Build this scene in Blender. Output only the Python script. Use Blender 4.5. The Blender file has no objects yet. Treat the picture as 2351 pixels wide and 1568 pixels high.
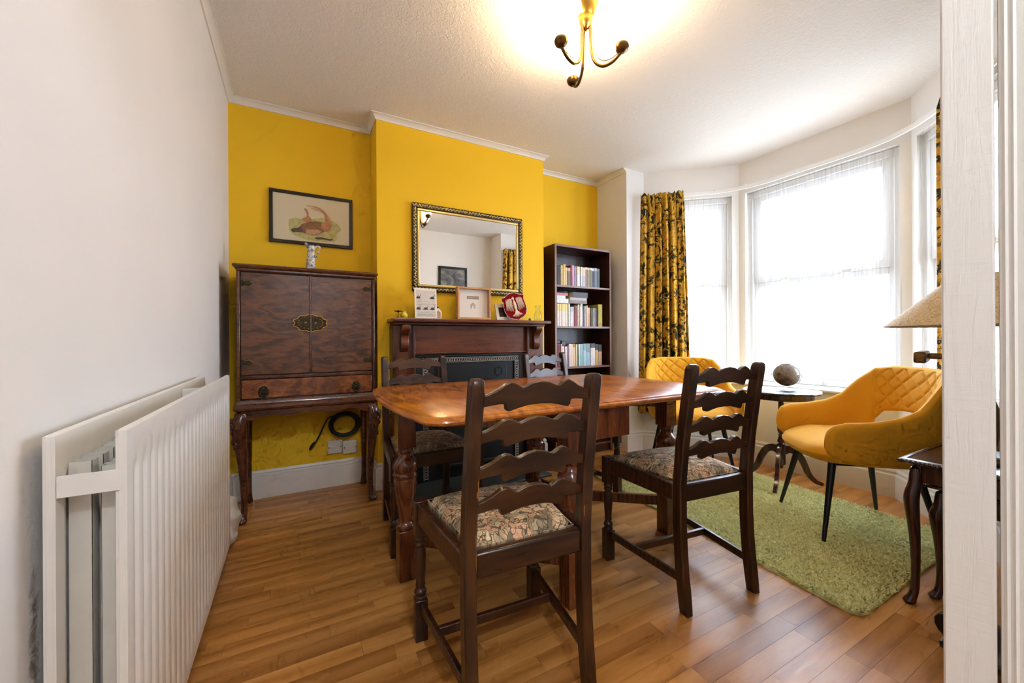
import bpy, bmesh, math, random
from math import sin, cos, pi, radians, sqrt, atan2
from mathutils import Vector, Matrix
random.seed(7)
S = bpy.context.scene
COL = S.collection
# ------------------------------------------------------------------ camera
YAW, ROLL, CAMH = radians(28.68), radians(-0.327), 0.98
fw = Vector((sin(YAW), cos(YAW), 0)); r0 = Vector((cos(YAW), -sin(YAW), 0)); u0 = Vector((0, 0, 1))
rt = r0 * cos(ROLL) + u0 * sin(ROLL); up = -r0 * sin(ROLL) + u0 * cos(ROLL)
cam_d = bpy.data.cameras.new('camera'); cam = bpy.data.objects.new('camera', cam_d); COL.objects.link(cam)
cam.matrix_world = Matrix(((rt.x, up.x, -fw.x, 0), (rt.y, up.y, -fw.y, 0), (rt.z, up.z, -fw.z, CAMH), (0, 0, 0, 1)))
cam_d.lens = 14; cam_d.sensor_width = 36; cam_d.sensor_fit = 'HORIZONTAL'
cam_d.shift_y = -5 / 2351; cam_d.clip_start = 0.02; cam_d.clip_end = 200
S.camera = cam
# ------------------------------------------------------------------ world, exposure
W = bpy.data.worlds.new('overcast_sky'); S.world = W; W.use_nodes = True
bg = W.node_tree.nodes['Background']
bg.inputs[0].default_value = (0.75, 0.89, 1.12, 1); bg.inputs[1].default_value = 18.0
S.view_settings.view_transform = 'Standard'; S.view_settings.look = 'None'
S.view_settings.exposure = 0.2; S.view_settings.gamma = 1.0; S.view_settings.use_curve_mapping = False
S.cycles.max_bounces = 6; S.cycles.diffuse_bounces = 4; S.cycles.glossy_bounces = 3
S.cycles.transmission_bounces = 4; S.cycles.transparent_max_bounces = 10
S.cycles.use_adaptive_sampling = True; S.cycles.adaptive_threshold = 0.1; S.cycles.adaptive_min_samples = 8
S.cycles.caustics_reflective = False; S.cycles.caustics_refractive = False
S.cycles.sample_clamp_indirect = 6.0; S.cycles.use_denoising = True
# daylight portals in the three bay openings (they only guide the sampling of the sky)
BAY = [(2.54, 2.555), (2.75, 2.557), (3.34, 2.053), (3.355, 0.972), (2.78, 0.468), (2.54, 0.45)]
def portal(a, b):
    ax, ay = a; bx, by = b
    l = sqrt((bx - ax) ** 2 + (by - ay) ** 2)
    d = bpy.data.lights.new('daylight_portal', 'AREA'); d.shape = 'RECTANGLE'; d.size = l; d.size_y = 1.6
    d.cycles.is_portal = True
    o = bpy.data.objects.new('daylight_portal', d); COL.objects.link(o)
    t = Vector((bx - ax, by - ay, 0)).normalized(); n = Vector((t.y, -t.x, 0))   # into the room
    if n.dot(Vector((1.5 - ax, 1.5 - ay, 0))) < 0: n = -n
    z = -n; x = t; y = z.cross(x)
    p = Vector(((ax + bx) / 2, (ay + by) / 2, 1.41)) - n * 0.16
    o.matrix_world = Matrix(((x.x, y.x, z.x, p.x), (x.y, y.y, z.y, p.y), (x.z, y.z, z.z, p.z), (0, 0, 0, 1)))
for i in (1, 2, 3): portal(BAY[i], BAY[i + 1])
# ------------------------------------------------------------------ mesh helper
class MB:
    def __init__(s): s.v = []; s.f = []; s.m = []; s.uv = {}
    def add(s, vs, fs, mi=0):
        o = len(s.v); s.v += [tuple(p) for p in vs]
        for f in fs: s.f.append(tuple(i + o for i in f)); s.m.append(mi)
        return s
    def box(s, x0, x1, y0, y1, z0, z1, mi=0):
        v = [(x, y, z) for z in (z0, z1) for y in (y0, y1) for x in (x0, x1)]
        return s.add(v, [(0, 2, 3, 1), (4, 5, 7, 6), (0, 1, 5, 4), (2, 6, 7, 3), (0, 4, 6, 2), (1, 3, 7, 5)], mi)
    def obox(s, c, ax, hx, hy, hz, mi=0):     # oriented box: ax = (X,Y,Z unit vectors)
        X, Y, Z = [Vector(a) for a in ax]; c = Vector(c)
        v = [c + X * hx * i + Y * hy * j + Z * hz * k for k in (-1, 1) for j in (-1, 1) for i in (-1, 1)]
        return s.add(v, [(0, 2, 3, 1), (4, 5, 7, 6), (0, 1, 5, 4), (2, 6, 7, 3), (0, 4, 6, 2), (1, 3, 7, 5)], mi)
    def bar(s, a, b, w, h, mi=0):             # rectangular bar from a to b, w horizontal, h vertical-ish
        a = Vector(a); b = Vector(b); d = (b - a); l = d.length; d.normalize()
        x = d.cross(Vector((0, 0, 1)))
        if x.length < 1e-4: x = Vector((1, 0, 0))
        x.normalize(); z = x.cross(d)
        return s.obox((a + b) / 2, (x, d, z), w / 2, l / 2, h / 2, mi)
    def lathe(s, prof, c=(0, 0, 0), seg=24, mi=0, caps=True):
        o = len(s.v); n = len(prof)
        for r, z in prof:
            for k in range(seg):
                a = 2 * pi * k / seg; s.v.append((c[0] + r * cos(a), c[1] + r * sin(a), c[2] + z))
        for i in range(n - 1):
            for k in range(seg):
                k2 = (k + 1) % seg
                s.f.append((o + i * seg + k, o + i * seg + k2, o + (i + 1) * seg + k2, o + (i + 1) * seg + k)); s.m.append(mi)
        if caps:
            s.f.append(tuple(o + k for k in reversed(range(seg)))); s.m.append(mi)
            s.f.append(tuple(o + (n - 1) * seg + k for k in range(seg))); s.m.append(mi)
        return s
    def loft(s, rings, mi=0, caps=True, closed=True):
        o = len(s.v); n = len(rings[0])
        for r in rings: s.v += [tuple(p) for p in r]
        for i in range(len(rings) - 1):
            for k in range(n if closed else n - 1):
                k2 = (k + 1) % n
                s.f.append((o + i * n + k, o + i * n + k2, o + (i + 1) * n + k2, o + (i + 1) * n + k)); s.m.append(mi)
        if caps:
            s.f.append(tuple(o + k for k in reversed(range(n)))); s.m.append(mi)
            s.f.append(tuple(o + (len(rings) - 1) * n + k for k in range(n))); s.m.append(mi)
        return s
    def tube(s, path, rad, seg=10, mi=0, caps=True, closed=False):
        P = [Vector(p) for p in path]; n = len(P); rings = []; ref = None
        for i in range(n):
            if closed: d = P[(i + 1) % n] - P[i - 1]
            else: d = P[min(i + 1, n - 1)] - P[max(i - 1, 0)]
            if d.length < 1e-9: d = Vector((0, 0, 1))
            d.normalize()
            if ref is None:
                ref = Vector((0, 0, 1)) if abs(d.z) < .9 else Vector((1, 0, 0))
            x = ref - d * ref.dot(d)
            if x.length < 1e-6: x = d.orthogonal()
            x.normalize(); y = d.cross(x); ref = x
            r = rad[i] if isinstance(rad, (list, tuple)) else rad
            rings.append([P[i] + (x * cos(2 * pi * k / seg) + y * sin(2 * pi * k / seg)) * r for k in range(seg)])
        if closed: rings.append(rings[0])
        return s.loft(rings, mi, caps and not closed)
    def prism(s, poly, d0, d1, fn, mi=0):     # poly [(a,b)] extruded between d0 and d1; fn(a,b,d)->xyz
        n = len(poly); o = len(s.v)
        for d in (d0, d1): s.v += [tuple(fn(a, b, d)) for a, b in poly]
        s.f.append(tuple(o + k for k in reversed(range(n)))); s.m.append(mi)
        s.f.append(tuple(o + n + k for k in range(n))); s.m.append(mi)
        for k in range(n):
            k2 = (k + 1) % n
            s.f.append((o + k, o + k2, o + n + k2, o + n + k)); s.m.append(mi)
        return s
    def grid(s, nu, nv, fn, mi=0, closed_u=False, uv=False):
        o = len(s.v); nf = len(s.f)
        for j in range(nv):
            for i in range(nu): s.v.append(tuple(fn(i, j)))
        for j in range(nv - 1):
            for i in range(nu if closed_u else nu - 1):
                i2 = (i + 1) % nu
                s.f.append((o + j * nu + i, o + j * nu + i2, o + (j + 1) * nu + i2, o + (j + 1) * nu + i)); s.m.append(mi)
                if uv: s.uv[len(s.f) - 1] = [(i / (nu - 1), j / (nv - 1)), ((i + 1) / (nu - 1), j / (nv - 1)), ((i + 1) / (nu - 1), (j + 1) / (nv - 1)), (i / (nu - 1), (j + 1) / (nv - 1))]
        return s
    def sphere(s, c, r, seg=12, rings=8, mi=0, sc=(1, 1, 1)):
        prof = [(max(r * sin(pi * i / rings), 1e-4), -r * cos(pi * i / rings)) for i in range(rings + 1)]
        o = len(s.v); s.lathe(prof, (0, 0, 0), seg, mi)
        for i in range(o, len(s.v)):
            x, y, z = s.v[i]; s.v[i] = (c[0] + x * sc[0], c[1] + y * sc[1], c[2] + z * sc[2])
        return s
    def xf(s, M, start=0):
        for i in range(start, len(s.v)): s.v[i] = tuple(M @ Vector(s.v[i]))
        return s
    def mesh(s, name, mats, smooth=35, fix=True):
        me = bpy.data.meshes.new(name); me.from_pydata(s.v, [], s.f)
        for m in (mats if isinstance(mats, (list, tuple)) else [mats]): me.materials.append(m)
        me.polygons.foreach_set('material_index', s.m)
        if s.uv:
            L = me.uv_layers.new(name='uv')
            for fi, uvs in s.uv.items():
                for li, q in zip(me.polygons[fi].loop_indices, uvs): L.data[li].uv = q
        if fix:
            bm = bmesh.new(); bm.from_mesh(me); bmesh.ops.recalc_face_normals(bm, faces=bm.faces); bm.to_mesh(me); bm.free()
        if smooth:
            me.polygons.foreach_set('use_smooth', [True] * len(me.polygons)); me.set_sharp_from_angle(angle=radians(smooth))
        me.update(); return me
    def build(s, name, mats, parent=None, smooth=35, bevel=0, seg=2, sub=0, fix=True, loc=None):
        o = bpy.data.objects.new(name, s.mesh(name, mats, smooth, fix)); COL.objects.link(o)
        if parent: o.parent = parent
        if loc: o.location = loc
        if bevel:
            b = o.modifiers.new('bevel', 'BEVEL'); b.width = bevel; b.segments = seg; b.limit_method = 'ANGLE'; b.angle_limit = radians(40)
        if sub:
            b = o.modifiers.new('subdivision', 'SUBSURF'); b.levels = sub; b.render_levels = sub
        return o
def tag(o, label, cat, group=None):
    o['label'] = label; o['category'] = cat
    if group: o['group'] = group
    return o
def thing(name, label, cat, loc=(0, 0, 0), rz=0, group=None):
    o = bpy.data.objects.new(name, None); COL.objects.link(o); o.empty_display_size = .1
    o.location = loc; o.rotation_euler = (0, 0, rz); return tag(o, label, cat, group)
def struct(o): o['kind'] = 'structure'; return o
def dup(root, loc, rz, label, group=None):
    def cp(o, par):
        c = o.copy(); COL.objects.link(c); c.parent = par
        for ch in o.children: cp(ch, c)
        return c
    r = cp(root, None); r.location = loc; r.rotation_euler = (0, 0, rz); r['label'] = label
    if group: r['group'] = group
    return r
def lerp(a, b, t): return a + (b - a) * t
def interp(tab, x):
    if x <= tab[0][0]: return tab[0][1]
    for (a, p), (b, q) in zip(tab, tab[1:]):
        if x <= b: return p + (q - p) * (x - a) / (b - a)
    return tab[-1][1]
def catmull(pts, n=8):
    P = [Vector(p) for p in pts]; out = []
    for i in range(len(P) - 1):
        a = P[max(i - 1, 0)]; b = P[i]; c = P[i + 1]; d = P[min(i + 2, len(P) - 1)]
        for k in range(n):
            t = k / n
            out.append(.5 * ((2 * b) + (c - a) * t + (2 * a - 5 * b + 4 * c - d) * t * t + (3 * b - a - 3 * c + d) * t ** 3))
    out.append(P[-1]); return out
# ------------------------------------------------------------------ materials
def srgb(r, g, b):
    f = lambda c: (c / 255 / 12.92) if c / 255 <= .04045 else ((c / 255 + .055) / 1.055) ** 2.4
    return (f(r), f(g), f(b), 1)
class NT:
    def __init__(s, name):
        s.m = bpy.data.materials.new(name); s.m.use_nodes = True; s.t = s.m.node_tree; s.n = s.t.nodes
        s.b = s.n['Principled BSDF']; s.out = s.n['Material Output']
    def new(s, t, **k):
        n = s.n.new(t)
        for a, v in k.items(): setattr(n, a, v)
        return n
    def link(s, a, b): s.t.links.new(a, b)
    def val(s, sock, v):
        if hasattr(v, 'links') or hasattr(v, 'is_output'): s.link(v, sock)
        else: sock.default_value = v
    def coord(s, kind='Object', scale=(1, 1, 1), rot=(0, 0, 0), rand=False):
        c = s.new('ShaderNodeTexCoord'); m = s.new('ShaderNodeMapping'); s.link(c.outputs[kind], m.inputs[0])
        m.inputs[2].default_value = rot; m.inputs[3].default_value = scale
        if rand:
            oi = s.new('ShaderNodeObjectInfo'); mu = s.new('ShaderNodeMath', operation='MULTIPLY'); s.link(oi.outputs['Random'], mu.inputs[0]); mu.inputs[1].default_value = 37.0
            cb = s.new('ShaderNodeCombineXYZ')
            for k in range(3): s.link(mu.outputs[0], cb.inputs[k])
            s.link(cb.outputs[0], m.inputs[1])
        return m.outputs[0]
    def noise(s, vec, scale, detail=4, rough=.55, dist=0):
        n = s.new('ShaderNodeTexNoise'); s.link(vec, n.inputs['Vector']); n.inputs['Scale'].default_value = scale
        n.inputs['Detail'].default_value = detail; n.inputs['Roughness'].default_value = rough; n.inputs['Distortion'].default_value = dist
        return n.outputs['Fac']
    def ramp(s, fac, stops, interp='LINEAR'):
        r = s.new('ShaderNodeValToRGB'); r.color_ramp.interpolation = interp; s.link(fac, r.inputs[0]); e = r.color_ramp.elements
        while len(e) < len(stops): e.new(.5)
        for q, (p, c) in zip(e, stops): q.position = p; q.color = c
        return r.outputs[0]
    def mix(s, fac, a, b, blend='MIX'):
        n = s.new('ShaderNodeMix', data_type='RGBA', blend_type=blend)
        s.val(n.inputs[0], fac); s.val(n.inputs[6], a); s.val(n.inputs[7], b); return n.outputs[2]
    def math(s, op, a, b=0.0, c=None):
        n = s.new('ShaderNodeMath', operation=op); s.val(n.inputs[0], a); s.val(n.inputs[1], b)
        if c is not None: s.val(n.inputs[2], c)
        return n.outputs[0]
    def bump(s, h, strength=.2, dist=.01):
        n = s.new('ShaderNodeBump'); n.inputs['Strength'].default_value = strength; n.inputs['Distance'].default_value = dist
        s.link(h, n.inputs['Height']); s.link(n.outputs[0], s.b.inputs['Normal'])
    def set(s, **k):
        for a, v in k.items(): s.val(s.b.inputs[a.replace('_', ' ')], v)
        return s
def plain(name, col, rough=.5, metal=0, spec=.5, var=0, bump=0, bscale=60, **k):
    t = NT(name); t.set(Roughness=rough, Metallic=metal); t.b.inputs['Specular IOR Level'].default_value = spec
    if var or bump:
        v = t.coord('Object', rand=True); f = t.noise(v, bscale)
        if var: t.set(Base_Color=t.mix(t.ramp(f, [(.3, (0, 0, 0, 1)), (.7, (1, 1, 1, 1))]), tuple(c * (1 - var) for c in col[:3]) + (1,), tuple(min(1, c * (1 + var)) for c in col[:3]) + (1,)))
        else: t.set(Base_Color=col)
        if bump: t.bump(f, bump, .004)
    else: t.set(Base_Color=col)
    for a, v in k.items(): t.b.inputs[a.replace('_', ' ')].default_value = v
    return t.m
def wood(name, dark, mid, light, scale=(1.2, 14, 14), rough=.35, rand=True, bump=.08, burl=0, ring=6.0, coat=0):
    t = NT(name); v = t.coord('Object', scale=scale, rand=rand)
    n1 = t.noise(v, 2.2, 4, .6, .6 + burl); n2 = t.noise(v, ring * 3, 3, .6)
    w = t.new('ShaderNodeTexWave', wave_type='BANDS', bands_direction='Y'); t.link(v, w.inputs[0]); w.inputs['Scale'].default_value = ring * .25
    w.inputs['Distortion'].default_value = 5 + burl * 8; w.inputs['Detail'].default_value = 3; w.inputs['Detail Scale'].default_value = 1.3
    f = t.math('ADD', t.math('MULTIPLY', n1, .6), t.math('ADD', t.math('MULTIPLY', w.outputs['Fac'], .25), t.math('MULTIPLY', n2, .15)))
    c = t.ramp(f, [(.30, dark), (.5, mid), (.72, light)])
    t.set(Base_Color=c, Roughness=t.ramp(n2, [(.2, (rough * .8,) * 3 + (1,)), (.8, (min(1, rough * 1.25),) * 3 + (1,))]))
    if coat: t.b.inputs['Coat Weight'].default_value = coat; t.b.inputs['Coat Roughness'].default_value = .08
    return t.m
def wallpaint(name, col, rough=.75, strength=.12, scale=90):
    t = NT(name); v = t.coord('Object'); big = t.noise(v, 1.3, 3); 
    t.set(Base_Color=t.mix(t.ramp(big, [(.35, (0, 0, 0, 1)), (.65, (1, 1, 1, 1))]), tuple(c * .965 for c in col[:3]) + (1,), col), Roughness=rough)
    t.b.inputs['Specular IOR Level'].default_value = .25; return t.m
M = {}
M['yellow'] = wallpaint('yellow_wall_paint', srgb(249, 202, 42), .7, .08)
M['white'] = wallpaint('white_wall_paint', srgb(236, 232, 227), .75, .12)
t = NT('artex_ceiling'); v = t.coord('Object'); f = t.noise(v, 55, 2, .6, 1.0)
t.set(Base_Color=srgb(238, 234, 228), Roughness=.85); t.b.inputs['Specular IOR Level'].default_value = .15; t.bump(f, .55, .006); M['ceil'] = t.m
t = NT('white_gloss_paint'); v = t.coord('Object', scale=(60, 60, 3)); f = t.noise(v, 1.2, 4, .6, .8)
t.set(Base_Color=srgb(232, 229, 222), Roughness=.32); t.bump(f, .12, .003); M['gloss'] = t.m
t = NT('brushed_door_paint'); v = t.coord('Object', scale=(45, 45, 2.2)); f = t.noise(v, 1.4, 5, .6, 1.6); v2 = t.coord('Object', scale=(8, 8, 60)); g = t.noise(v2, 2.2, 3, .6, .5)
t.set(Base_Color=srgb(226, 222, 215), Roughness=.38); t.bump(t.math('ADD', f, t.math('MULTIPLY', g, .35)), .30, .004); M['door'] = t.m
M['upvc'] = plain('white_window_frame', srgb(238, 238, 236), .35)
M['rad'] = plain('radiator_enamel', srgb(228, 224, 217), .30, var=.02, bump=.02, bscale=20)
M['radin'] = plain('radiator_inner_metal', srgb(205, 201, 190), .45, var=.05, bscale=15)
# laminate floor strips
t = NT('oak_laminate'); v = t.coord('Object', scale=(1.0, 9, 9), rand=True)
oi = t.new('ShaderNodeObjectInfo'); n1 = t.noise(v, 2.0, 5, .62, 1.1); n2 = t.noise(v, 16, 3, .65, .3)
w = t.new('ShaderNodeTexWave', wave_type='BANDS', bands_direction='Y'); t.link(v, w.inputs[0]); w.inputs['Scale'].default_value = .35; w.inputs['Distortion'].default_value = 7; w.inputs['Detail'].default_value = 4; w.inputs['Detail Scale'].default_value = .9
f = t.math('ADD', t.math('MULTIPLY', n1, .55), t.math('ADD', t.math('MULTIPLY', w.outputs['Fac'], .22), t.math('MULTIPLY', n2, .23)))
c = t.ramp(f, [(.25, srgb(152, 96, 42)), (.45, srgb(190, 130, 64)), (.55, srgb(200, 140, 74)), (.75, srgb(212, 158, 94))])
c = t.mix(1.0, c, t.ramp(oi.outputs['Random'], [(0, (.70, .64, .58, 1)), (.35, (.88, .86, .82, 1)), (.7, (.97, .96, .94, 1)), (1, (1.08, 1.07, 1.02, 1))]), 'MULTIPLY')
t.set(Base_Color=c, Roughness=t.ramp(n2, [(.2, (.27,) * 3 + (1,)), (.8, (.40,) * 3 + (1,))])); M['floor'] = t.m
M['gap'] = plain('dark_joint', srgb(70, 40, 20), .8)
# furniture woods
M['chair'] = wood('dark_oak', srgb(34, 18, 9), srgb(58, 32, 16), srgb(78, 46, 24), (9, 9, 1.2), .32, coat=.15)
M['slat'] = wood('dark_oak_slat', srgb(38, 21, 10), srgb(64, 37, 18), srgb(84, 51, 26), (1.3, 9, 9), .32, coat=.15)
M['wear'] = plain('bare_worn_oak', srgb(158, 108, 58), .55, var=.2, bscale=80)
M['ttop'] = wood('polished_oak_top', srgb(138, 70, 14), srgb(172, 94, 22), srgb(198, 122, 40), (13, .8, 13), .30, burl=.1, coat=.25, bump=.03)
M['tedge'] = wood('oak_table_edge', srgb(104, 58, 20), srgb(140, 82, 32), srgb(165, 104, 48), (2, 12, 12), .25, coat=.4)
M['tleg'] = wood('red_brown_turned_oak', srgb(62, 28, 12), srgb(104, 52, 24), srgb(128, 70, 34), (14, 14, 1.5), .24, coat=.45)
M['cab'] = wood('burr_walnut', srgb(58, 30, 15), srgb(88, 49, 25), srgb(116, 69, 36), (2.2, 3, 7), .30, burl=1.6, coat=.2, bump=.03)
M['cabdrawer'] = wood('walnut_drawer_veneer', srgb(84, 40, 16), srgb(122, 64, 27), srgb(150, 88, 42), (3, 3, 6), .25, burl=1.2, coat=.45, bump=.03)
M['cabtrim'] = wood('walnut_trim', srgb(50, 22, 10), srgb(84, 42, 20), srgb(106, 58, 30), (2, 12, 12), .28, coat=.4)
M['carve'] = plain('carved_walnut', srgb(96, 54, 27), .38, var=.35, bump=.6, bscale=55)
M['mantel'] = wood('mahogany_mantel', srgb(48, 18, 8), srgb(88, 38, 17), srgb(112, 54, 26), (1.6, 12, 12), .3, coat=.3)
M['mantelv'] = wood('mahogany_upright', srgb(46, 18, 9), srgb(82, 36, 17), srgb(106, 52, 27), (12, 12, 1.6), .32, coat=.3)
M['bcase'] = wood('dark_walnut_laminate', srgb(46, 22, 14), srgb(66, 34, 22), srgb(84, 48, 34), (12, 12, 1.3), .35)
M['bedge'] = plain('bookcase_edging', srgb(128, 92, 76), .35, var=.1)
M['dark'] = wood('dark_mahogany', srgb(30, 12, 8), srgb(58, 24, 14), srgb(80, 38, 22), (10, 10, 2), .22, coat=.5)
M['pine'] = wood('pale_ash_frame', srgb(176, 124, 74), srgb(196, 144, 92), srgb(212, 164, 112), (10, 10, 10), .5)
M['black'] = plain('black_metal_leg', srgb(16, 15, 14), .35)
M['blackwood'] = plain('black_frame', srgb(38, 26, 16), .4, var=.15, bscale=30)
M['iron'] = plain('black_cast_iron', srgb(12, 13, 12), .5, var=.2, bump=.15, bscale=40)
M['silver'] = plain('polished_iron_border', srgb(176, 168, 156), .4, .3, var=.25, bscale=90)
M['slate'] = plain('slate_hearth', srgb(64, 70, 66), .35, var=.2, bscale=12)
M['brass'] = plain('brass', srgb(196, 152, 70), .22, 1.0)
M['abrass'] = plain('antique_brass', srgb(112, 84, 50), .32, 1.0, var=.2, bscale=50)
M['bronze'] = plain('dark_bronze_fitting', srgb(58, 50, 36), .4, .8, var=.35, bscale=120, bump=.5)
M['gilt'] = plain('gilt_slip', srgb(226, 200, 128), .3, .55)
M['giltdark'] = plain('dark_gilt_ground', srgb(74, 58, 26), .45, .45, var=.3, bscale=90)
M['giltlight'] = plain('pale_gilt_relief', srgb(214, 196, 138), .35, .5)
t = NT('mirror_glass'); t.set(Base_Color=(.93, .94, .94, 1), Metallic=1.0, Roughness=.0); M['mirror'] = t.m
def glassy(name, tint=(1, 1, 1, 1), refl=.10, rough=0.0):
    t = NT(name); tr = t.new('ShaderNodeBsdfTransparent'); tr.inputs[0].default_value = tint
    gl = t.new('ShaderNodeBsdfGlossy'); gl.inputs['Roughness'].default_value = rough
    lw = t.new('ShaderNodeLayerWeight'); mx = t.new('ShaderNodeMixShader')
    t.link(t.math('ADD', t.math('MULTIPLY', t.math('POWER', lw.outputs['Facing'], 4.0), refl * 4), refl * .5), mx.inputs[0]); t.link(tr.outputs[0], mx.inputs[1]); t.link(gl.outputs[0], mx.inputs[2])
    t.link(mx.outputs[0], t.out.inputs[0]); return t.m
M['pane'] = glassy('window_glass', (.97, .98, .98, 1), .06)
M['picglass'] = glassy('picture_glass', (1, 1, 1, 1), .06, .03)
t = NT('clear_blown_glass'); lw = t.new('ShaderNodeLayerWeight'); tr = t.new('ShaderNodeBsdfTransparent'); gl = t.new('ShaderNodeBsdfGlossy'); gl.inputs['Roughness'].default_value = 0
t.link(t.ramp(lw.outputs['Facing'], [(0, (.97, .98, .975, 1)), (.7, (.92, .94, .93, 1)), (.88, (.70, .73, .72, 1)), (1, (.40, .43, .42, 1))]), tr.inputs[0]); mx = t.new('ShaderNodeMixShader')  # tint darkened towards the rim, standing in for dark edge refraction
t.link(t.math('ADD', t.math('MULTIPLY', t.math('POWER', lw.outputs['Facing'], 5.0), .22), .03), mx.inputs[0]); t.link(tr.outputs[0], mx.inputs[1]); t.link(gl.outputs[0], mx.inputs[2]); t.link(mx.outputs[0], t.out.inputs[0]); M['clearglass'] = t.m
# sheer net
t = NT('white_sheer_net'); uvc = t.new('ShaderNodeTexCoord'); mp = t.new('ShaderNodeMapping'); t.link(uvc.outputs['UV'], mp.inputs[0]); mp.inputs[3].default_value = (70, 1, 1)
f = t.noise(mp.outputs[0], 1.0, 3, .6); tr = t.new('ShaderNodeBsdfTransparent'); tl = t.new('ShaderNodeBsdfTranslucent'); tl.inputs[0].default_value = (.10, .10, .10, 1)
df = t.new('ShaderNodeBsdfDiffuse'); df.inputs[0].default_value = (.92, .92, .92, 1); a = t.new('ShaderNodeMixShader'); a.inputs[0].default_value = .55; t.link(tl.outputs[0], a.inputs[1]); t.link(df.outputs[0], a.inputs[2])
b = t.new('ShaderNodeMixShader'); t.link(t.ramp(f, [(.3, (.12,) * 3 + (1,)), (.7, (.42,) * 3 + (1,))]), b.inputs[0]); t.link(tr.outputs[0], b.inputs[1]); t.link(a.outputs[0], b.inputs[2]); t.link(b.outputs[0], t.out.inputs[0]); M['net'] = t.m
# yellow printed curtain
def floral(name, coord, sc):
    t = NT(name); c = t.new('ShaderNodeTexCoord'); mp = t.new('ShaderNodeMapping'); t.link(c.outputs[coord], mp.inputs[0]); mp.inputs[3].default_value = sc; v = mp.outputs[0]
    base = t.mix(t.noise(v, 1.5, 2), srgb(196, 142, 38), srgb(224, 176, 66))
    warp = t.new('ShaderNodeMix', data_type='RGBA'); nn = t.new('ShaderNodeTexNoise'); t.link(v, nn.inputs[0]); nn.inputs['Scale'].default_value = 2.4; warp.inputs[0].default_value = .22; t.link(v, warp.inputs[6]); t.link(nn.outputs['Color'], warp.inputs[7])
    v2 = warp.outputs[2]
    clump = t.ramp(t.noise(v, 1.7, 2), [(.43, (0, 0, 0, 1)), (.54, (1, 1, 1, 1))])
    leaf = t.ramp(t.noise(v2, 9, 3, .65), [(.495, (0, 0, 0, 1)), (.52, (1, 1, 1, 1))])
    leaf = t.math('MULTIPLY', leaf, t.math('ADD', clump, .25))
    leaf = t.math('MINIMUM', leaf, 1.0)
    tail = t.new('ShaderNodeMapping'); t.link(v2, tail.inputs[0]); tail.inputs[3].default_value = (3.4, .8, 1); tail.inputs[2].default_value = (0, 0, .5)
    blade = t.ramp(t.noise(tail.outputs[0], 2.6, 1, .4), [(.655, (0, 0, 0, 1)), (.69, (1, 1, 1, 1))])
    vo = t.new('ShaderNodeTexVoronoi'); t.link(v, vo.inputs['Vector']); vo.inputs['Scale'].default_value = 6
    fl = t.math('MULTIPLY', t.ramp(vo.outputs['Distance'], [(.10, (1, 1, 1, 1)), (.16, (0, 0, 0, 1))]), t.ramp(t.noise(v, 2.3, 1), [(.47, (0, 0, 0, 1)), (.55, (1, 1, 1, 1))]))
    col = t.mix(leaf, base, t.mix(t.noise(v, 5, 2), srgb(34, 34, 20), srgb(78, 72, 40)))
    col = t.mix(blade, col, srgb(30, 40, 30)); col = t.mix(fl, col, srgb(226, 216, 200))
    t.set(Base_Color=col, Roughness=.8); t.b.inputs['Specular IOR Level'].default_value = .2; return t.m
M['curtain'] = floral('bird_print_curtain', 'UV', (3.7, 8.6, 1))
# tapestry seat
t = NT('floral_tapestry'); v = t.coord('Object', scale=(1, 1, .25))
def warp(t, v, sc, amt):
    nz = t.new('ShaderNodeTexNoise'); t.link(v, nz.inputs[0]); nz.inputs['Scale'].default_value = sc; nz.inputs['Detail'].default_value = 1
    w_ = t.new('ShaderNodeMix', data_type='RGBA'); w_.inputs[0].default_value = amt; t.link(v, w_.inputs[6]); t.link(nz.outputs['Color'], w_.inputs[7]); return w_.outputs[2]
v2 = warp(t, v, 32, .05)
vo = t.new('ShaderNodeTexVoronoi', feature='DISTANCE_TO_EDGE'); t.link(v2, vo.inputs['Vector']); vo.inputs['Scale'].default_value = 58
vc = t.new('ShaderNodeTexVoronoi'); t.link(v2, vc.inputs['Vector']); vc.inputs['Scale'].default_value = 58
sp = t.new('ShaderNodeSeparateColor'); t.link(vc.outputs['Color'], sp.inputs[0])
pal = t.ramp(sp.outputs[0], [(0, srgb(206, 178, 142)), (.2, srgb(212, 168, 136)), (.4, srgb(176, 158, 132)), (.6, srgb(220, 196, 160)), (.82, srgb(186, 162, 136)), (.93, srgb(120, 112, 90))], 'CONSTANT')
rim = t.ramp(vo.outputs['Distance'], [(.02, (0, 0, 0, 1)), (.08, (1, 1, 1, 1))]); vein = t.ramp(vc.outputs['Distance'], [(.1, (.74,) * 3 + (1,)), (.32, (1.05,) * 3 + (1,))])
dk = t.ramp(t.noise(v, 9, 2), [(.52, (0, 0, 0, 1)), (.6, (1, 1, 1, 1))])
col = t.mix(1.0, pal, vein, 'MULTIPLY'); col = t.mix(t.math('MULTIPLY', dk, .5), col, srgb(104, 104, 84)); col = t.mix(rim, srgb(98, 78, 56), col)
t.set(Base_Color=col, Roughness=.85); t.b.inputs['Specular IOR Level'].default_value = .15; t.bump(t.noise(t.coord('Object'), 400, 2), .3, .001); M['tapestry'] = t.m
# velvet
t = NT('mustard_velvet'); v = t.coord('Object'); f = t.noise(v, 5, 3); t.set(Base_Color=t.mix(f, srgb(214, 146, 24), srgb(234, 172, 46)), Roughness=.75)
t.b.inputs['Sheen Weight'].default_value = .7; t.b.inputs['Sheen Roughness'].default_value = .4; t.b.inputs['Sheen Tint'].default_value = srgb(255, 220, 120); t.b.inputs['Specular IOR Level'].default_value = .2; M['velvet'] = t.m
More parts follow.
